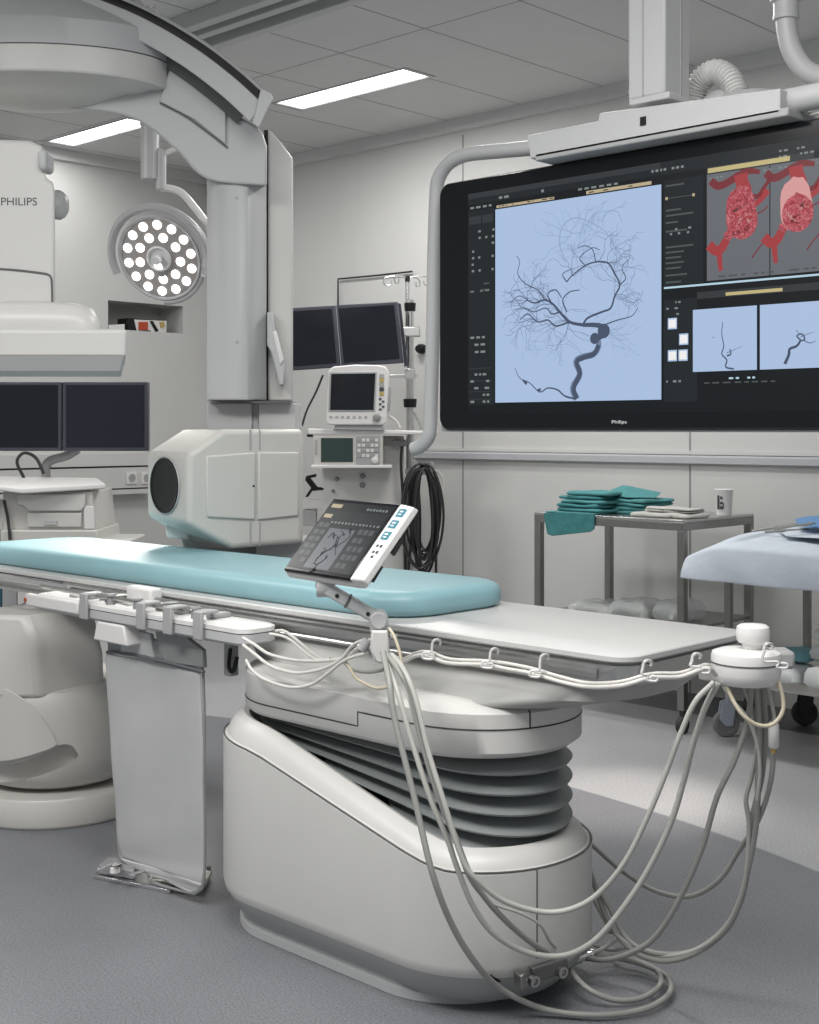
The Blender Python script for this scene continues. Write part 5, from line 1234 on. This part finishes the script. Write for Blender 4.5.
# cable coil
def cable(name, pts, r, mt, label, group=None, cat='cable', seg=8, sm=7, parent=None):
    b = MB(); b.tube(pts, r, seg, sm); o = b.build(name, mt, parent, ang=80)
    if parent is None: tag(o, label, cat, group)
    return o
t = thing('cable_coil', 'coil of black cables hanging on hooks below the chrome pole', 'cable coil', K(424, 470, 7.3))
b = MB(); b.tube([K(x, y, 7.3) for x, y in ((413, 470), (415, 463), (413, 460))], .012, 6, 2); b.tube([K(x, y, 7.3) for x, y in ((431, 471), (432, 466), (431, 462))], .012, 6, 2); b.box(*sorted((K(405, 469, 7.4).x, K(436, 469, 7.4).x)), *sorted((K(405, 469, 7.45).y, K(405, 469, 7.40).y)), zp(473), zp(468)); b.build('coil_hook', 'plastic_grey', t)
rn = random.Random(9)
for k in range(11):
    cx_, cy_ = 424+rn.uniform(-4, 5), 515+rn.uniform(-7, 9); rx, ry = 14+rn.uniform(-7, 6), cy_-466-rn.uniform(-3, 3)
    pts = [K(cx_+rx*math.sin(a)*(1+.05*math.sin(3*a+k)), cy_-ry*math.cos(a), 7.22+.012*k+.03*math.sin(a+k)) for a in [2*PI*i/16 for i in range(17)]]
    b = MB(); b.tube(pts, .0075, 6, 4); b.build('cable_loop', 'cable_black', t)
for k, (px, xx) in enumerate(((418, 419), (434, 436), (410, 407))):
    b = MB(); b.tube([K(px, 480, 7.3), K(px+2, 520, 7.3), K(xx, 585, 7.32)], .008, 6, 5); b.build('cable_tail', 'cable_black', t)
b = MB(); b.tube([K(432, 470, 7.32), K(438, 472, 7.32), K(443, 480, 7.32), K(441, 500, 7.32)], .008, 6, 5); b.build('white_lead', 'cable_white', t)
cable('hanging_lead', [K(x, y, 7.35) for x, y in ((402, 446), (401, 465), (403, 500), (405, 560), (405, 600))], .008, 'cable_black', 'straight dark lead hanging left of the black cable coil')
cable('wall_lead', [K(x, y, 7.4) for x, y in ((323, 375), (316, 392), (307, 410), (302, 426))], .006, 'cable_black', 'thin dark lead curving down left of the white patient monitor')
cable('shelf_lead', [K(x, y, 7.35) for x, y in ((389, 416), (396, 421), (400, 428))], .008, 'cable_white', 'short white lead on the shelf right of the patient monitor')
cable('pole_lead', [K(x, y, 7.4) for x, y in ((414, 412), (420, 425), (422, 440), (413, 445))], .008, 'cable_grey', 'short grey lead curving beside the chrome pole foot clamp')

# ================================================================ HOOKS AND TABLE CABLES
def Kf(lst): return [K(x, y, D) for x, y, D in lst]
YH = 2.325
hooks = [((437, 641), (427, 655), 'white wire cable hook on the near rail, closest to the touch screen'), ((495, 650), (486, 664), 'second white wire cable hook from the touch screen on rail'),
         ((545, 656), (534, 673), 'third white wire cable hook from the touch screen on rail'), ((648, 662), (651, 677), 'fourth white wire cable hook, near the rounded table corner'), ((697, 655), (703, 669), 'white wire cable hook on the rail just left of the round hub'), ((769, 645), (781, 664), 'white wire hook on the right side of the round hub')]
for k, (a_, c_, lb) in enumerate(hooks):
    D0 = [2.325/ray(*a_).y, 2.325/ray(*a_).y, 2.325/ray(*a_).y, 2.62, 2.68, 2.75][k]
    f = .985
    b = MB(); x, y = a_; x2, y2 = c_
    b.tube([K(x+3, y+3.5, D0*1.003), K(x+3.5, y, D0), K(x-1, y-1.5, D0*f), K(x-4, y+1, D0*f), K(x-5, y+6, D0*f), K(x-6, y2-3, D0*f), K(x2-3, y2-2, D0*f), K(x2-4, y2+3, D0*f), K(x2+5, y2+4, D0*f), K(x2+6, y2, D0*f), K(x2, y2-1, D0*f)], .0032, 6, 4)
    tag(b.build('cable_hook', 'plastic_white'), lb, 'hook', 'white wire hooks along the rail')
D_ = lambda px, y_=2.30: y_/ray(px, 430).y
yl = 2.30
cable('rail_cable', [K(x, y, D_(x, 2.295)) for x, y in ((386, 656), (396, 665), (404, 662), (416, 656), (427, 656), (448, 663), (486, 665), (507, 669), (534, 674), (561, 682), (588, 687))]+Kf([(620, 686, 2.62), (651, 678, 2.60), (680, 677, 2.62), (707, 668, 2.65), (716, 675, 2.68)]), .0048, 'cable_white', 'lower white cable looped through the wire hooks to the hub', 'white cables carried by the hooks')
cable('rail_cable', [K(x, y, D_(x, 2.30)) for x, y in ((388, 652), (402, 659), (416, 653), (430, 652), (450, 659), (486, 661), (510, 664), (534, 669), (561, 677), (588, 683))]+Kf([(620, 682, 2.64), (651, 674, 2.62), (680, 673, 2.64), (705, 665, 2.67), (712, 668, 2.70)]), .0042, 'cable_white', 'upper white cable looped through the wire hooks to the hub', 'white cables carried by the hooks')
dd = lambda px, y_: y_/ray(px, 430).y
wl = lambda pts, y_=2.20: [K(x, y, dd(x, y_)) for x, y in pts]
gw = 'white cables sagging left of the touch screen arm'
cable('sagging_cable', wl([(276, 631), (284, 631), (293, 637), (310, 651), (323, 660)], 2.21), .0042, 'cable_white', 'short white cable from the accessory panel end, topmost of the sagging ones', gw)
cable('sagging_cable', wl([(270, 634), (282, 636), (292, 641), (306, 653), (318, 660), (330, 659)], 2.205), .004, 'cable_white', 'second short white cable running from the panel end', gw)
cable('sagging_cable', wl([(243, 638), (255, 645), (269, 654), (293, 660), (323, 661), (347, 657), (355, 650), (364, 645), (374, 643)], 2.19), .0045, 'cable_white', 'shallow white cable from the panel to the touch screen clamp', gw)
cable('sagging_cable', wl([(243, 645), (252, 652), (269, 665), (285, 671), (301, 673), (325, 668), (342, 658), (352, 646), (362, 641), (374, 640)], 2.185), .0045, 'cable_white', 'middle white cable sagging across the pedestal head', gw)
cable('sagging_cable', wl([(246, 660), (252, 670), (264, 679), (288, 687), (310, 685), (327, 674), (342, 662), (356, 656), (370, 653)], 2.18), .0045, 'cable_white', 'lowest white cable sagging across the pedestal head', gw)
cable('sagging_cable', wl([(345, 662), (350, 668), (354, 675), (362, 682), (376, 688), (388, 687)], 2.185), .0042, 'cable_cream', 'cream cable curling below the touch screen clamp', gw)
cable('sagging_cable', wl([(342, 660), (352, 669), (366, 672), (382, 670), (394, 664)], 2.19), .0042, 'cable_grey', 'grey cable running behind the touch screen clamp', gw)
cable('cream_lead', wl([(389, 628), (394, 636), (399, 650), (402, 666), (403, 680)], 2.17), .0038, 'cable_cream', 'cream lead dropping beside the touch screen elbow')
gc = 'cables from the touch screen clamp down the base'
cable('drop_cable', Kf([(383, 652, 3.03), (389, 680, 2.95), (395, 720, 2.92), (415, 800, 2.88), (432, 872, 2.85), (452, 925, 2.88), (477, 965, 2.92), (504, 991, 2.98), (548, 1010, 3.0), (600, 1015, 2.985), (645, 1009, 3.02), (669, 994, 3.09), (668, 978, 3.17), (645, 965, 3.24), (612, 957, 3.27), (585, 955, 3.27)]), .0072, 'cable_grey', 'thick grey cable sweeping over the floor in a wide loop', gc)
cable('drop_cable', Kf([(387, 655, 3.03), (400, 672, 2.95), (412, 697, 2.92), (423, 746, 2.89), (440, 800, 2.86), (455, 836, 2.85), (470, 874, 2.86), (490, 904, 2.89), (518, 932, 2.95), (545, 951, 3.02), (568, 957, 3.15)]), .0068, 'cable_grey', 'grey cable running down the base to the foot connector', gc)
cable('drop_cable', Kf([(392, 655, 3.03), (404, 670, 2.94), (416, 700, 2.90), (428, 750, 2.87), (444, 802, 2.84), (462, 858, 2.83), (477, 880, 2.83), (504, 901, 2.85), (543, 912, 2.87), (574, 908, 2.86), (600, 892, 2.84), (626, 860, 2.81), (648, 816, 2.79), (665, 775, 2.78), (680, 735, 2.77), (695, 702, 2.76), (714, 682, 2.76)]), .0062, 'cable_light', 'pale cable slung from the touch screen clamp to the hub, uppermost', gc)
cable('drop_cable', Kf([(385, 655, 3.03), (397, 690, 2.94), (413, 745, 2.90), (431, 800, 2.87), (447, 838, 2.86), (458, 870, 2.86), (473, 906, 2.87), (494, 934, 2.89), (526, 952, 2.92), (561, 956, 2.93), (590, 944, 2.92), (613, 921, 2.90), (644, 877, 2.87), (670, 825, 2.84), (684, 780, 2.82), (692, 748, 2.80), (704, 710, 2.78), (718, 683, 2.77)]), .0066, 'cable_light', 'second pale cable slung between the base and the hub', gc)
cable('drop_cable', Kf([(394, 660, 3.02), (406, 690, 2.93), (420, 740, 2.91), (437, 795, 2.885), (456, 845, 2.875), (470, 880, 2.87), (490, 902, 2.89), (520, 913, 2.92), (540, 925, 2.95), (550, 942, 3.0), (563, 953, 3.1)]), .0035, 'cable_light', 'thin pale wire curving over the rounded base corner', gc)
cable('drop_cable', Kf([(752, 682, 2.80), (748, 718, 2.80), (735, 759, 2.81), (717, 797, 2.83), (702, 848, 2.86), (680, 898, 2.90), (656, 936, 2.95), (631, 953, 3.02), (605, 960, 3.12), (580, 957, 3.22)]), .0066, 'cable_grey', 'grey cable from hub, innermost of those swinging to the base', 'cables swinging from the hub to the base')
gb = 'cables swinging from the hub to the base'
cable('drop_cable', Kf([(756, 682, 2.80), (759, 730, 2.81), (758, 780, 2.83), (756, 826, 2.86), (746, 878, 2.90), (732, 921, 2.96), (706, 947, 3.03), (675, 960, 3.10), (648, 958, 3.16), (625, 944, 3.22), (605, 914, 3.27), (589, 868, 3.33)]), .0068, 'cable_grey', 'outermost grey cable of the bundle hanging below the hub', gb)
cable('drop_cable', Kf([(763, 682, 2.81), (765, 730, 2.82), (762, 775, 2.84), (752, 820, 2.87), (749, 862, 2.90), (739, 906, 2.95), (718, 935, 3.01), (690, 952, 3.08), (655, 953, 3.15), (628, 940, 3.22), (608, 905, 3.27), (590, 880, 3.33)]), .0066, 'cable_grey', 'second outer grey cable of the hub bundle', gb)
cable('drop_cable', Kf([(744, 682, 2.83), (752, 712, 2.83), (757, 745, 2.84), (752, 775, 2.85), (746, 800, 2.86), (749, 825, 2.87), (745, 880, 2.9), (728, 924, 2.96), (700, 948, 3.04), (668, 956, 3.12), (640, 950, 3.19), (612, 930, 3.25), (594, 900, 3.32)]), .0055, 'cable_light', 'thin light cable weaving through the hub bundle', gb)
cable('drop_cable', Kf([(773, 752, 2.80), (772, 774, 2.81), (765, 803, 2.84), (754, 828, 2.88), (738, 852, 2.94), (721, 878, 3.0), (698, 894, 3.1), (676, 896, 3.2), (649, 888, 3.3), (618, 868, 3.38), (592, 845, 3.44)]), .006, 'cable_grey', 'grey cable from the hanging plug looping behind the base', gb)
cable('hub_lead', Kf([(726, 684, 2.78), (734, 702, 2.76), (744, 716, 2.75), (758, 725, 2.75), (773, 724, 2.75), (783, 710, 2.75), (781, 690, 2.76), (773, 670, 2.78)]), .0045, 'cable_cream', 'cream cable looping under the hub back to its right side')
cable('hub_lead', Kf([(722, 683, 2.80), (732, 700, 2.78), (746, 716, 2.78), (756, 740, 2.79), (760, 770, 2.8), (757, 800, 2.82)]), .004, 'cable_light', 'light lead slipping down from the left of the hub')
cable('hub_lead', Kf([(766, 682, 2.80), (771, 700, 2.79), (774, 716, 2.79), (774, 724, 2.79)]), .0042, 'cable_light', 'short light lead from the hub into the white plug')
t = thing('hanging_plug', 'white cylindrical plug hanging on a lead below the hub', 'plug', K(774, 748, 2.79))
b = MB(); b.lathe(K(773.5, 748, 2.79), UP, [(0, 0), (.009, 0), (.0115, .004), (.0115, .05), (.009, .055), (0, .056)], 20); b.build('plug_body', 'plastic', t)
b = MB(); b.lathe(K(773.3, 753, 2.79), UP, [(0, 0), (.005, 0), (.006, .011), (0, .011)], 12); b.build('strain_relief', 'red_part' if False else 'yellow_part', t)
gf = 'cable ends gathered at the foot of the base'
cable('floor_cable', Kf([(566, 950, 3.22), (568, 962, 3.16), (575, 976, 3.10), (590, 990, 3.06), (615, 1000, 3.055), (642, 998, 3.08), (660, 985, 3.13), (658, 972, 3.20), (640, 962, 3.27), (610, 955, 3.29)]), .0068, 'cable_grey', 'thick grey cable forming the inner floor loop', gf)
cable('floor_cable', Kf([(572, 952, 3.28), (590, 945, 3.30), (612, 950, 3.31), (628, 945, 3.30), (619, 935, 3.33), (603, 930, 3.38)]), .005, 'cable_light', 'pale looped cable end by the foot connector', gf)
cable('floor_cable', Kf([(576, 958, 3.25), (600, 950, 3.27), (620, 936, 3.30), (612, 930, 3.35)]), .005, 'cable_light', 'short pale cable curl lying right of connector', gf)
b = MB(); b.lathe(K(582, 956, 3.2), (RT+UP*.3), [(0, -.03), (.014, -.03), (.016, -.01), (.012, 0), (.016, .012), (.01, .03), (0, .03)], 16); tag(b.build('cable_connector', 'steel_bright'), 'shiny metal cable connector on the floor by the base', 'connector')
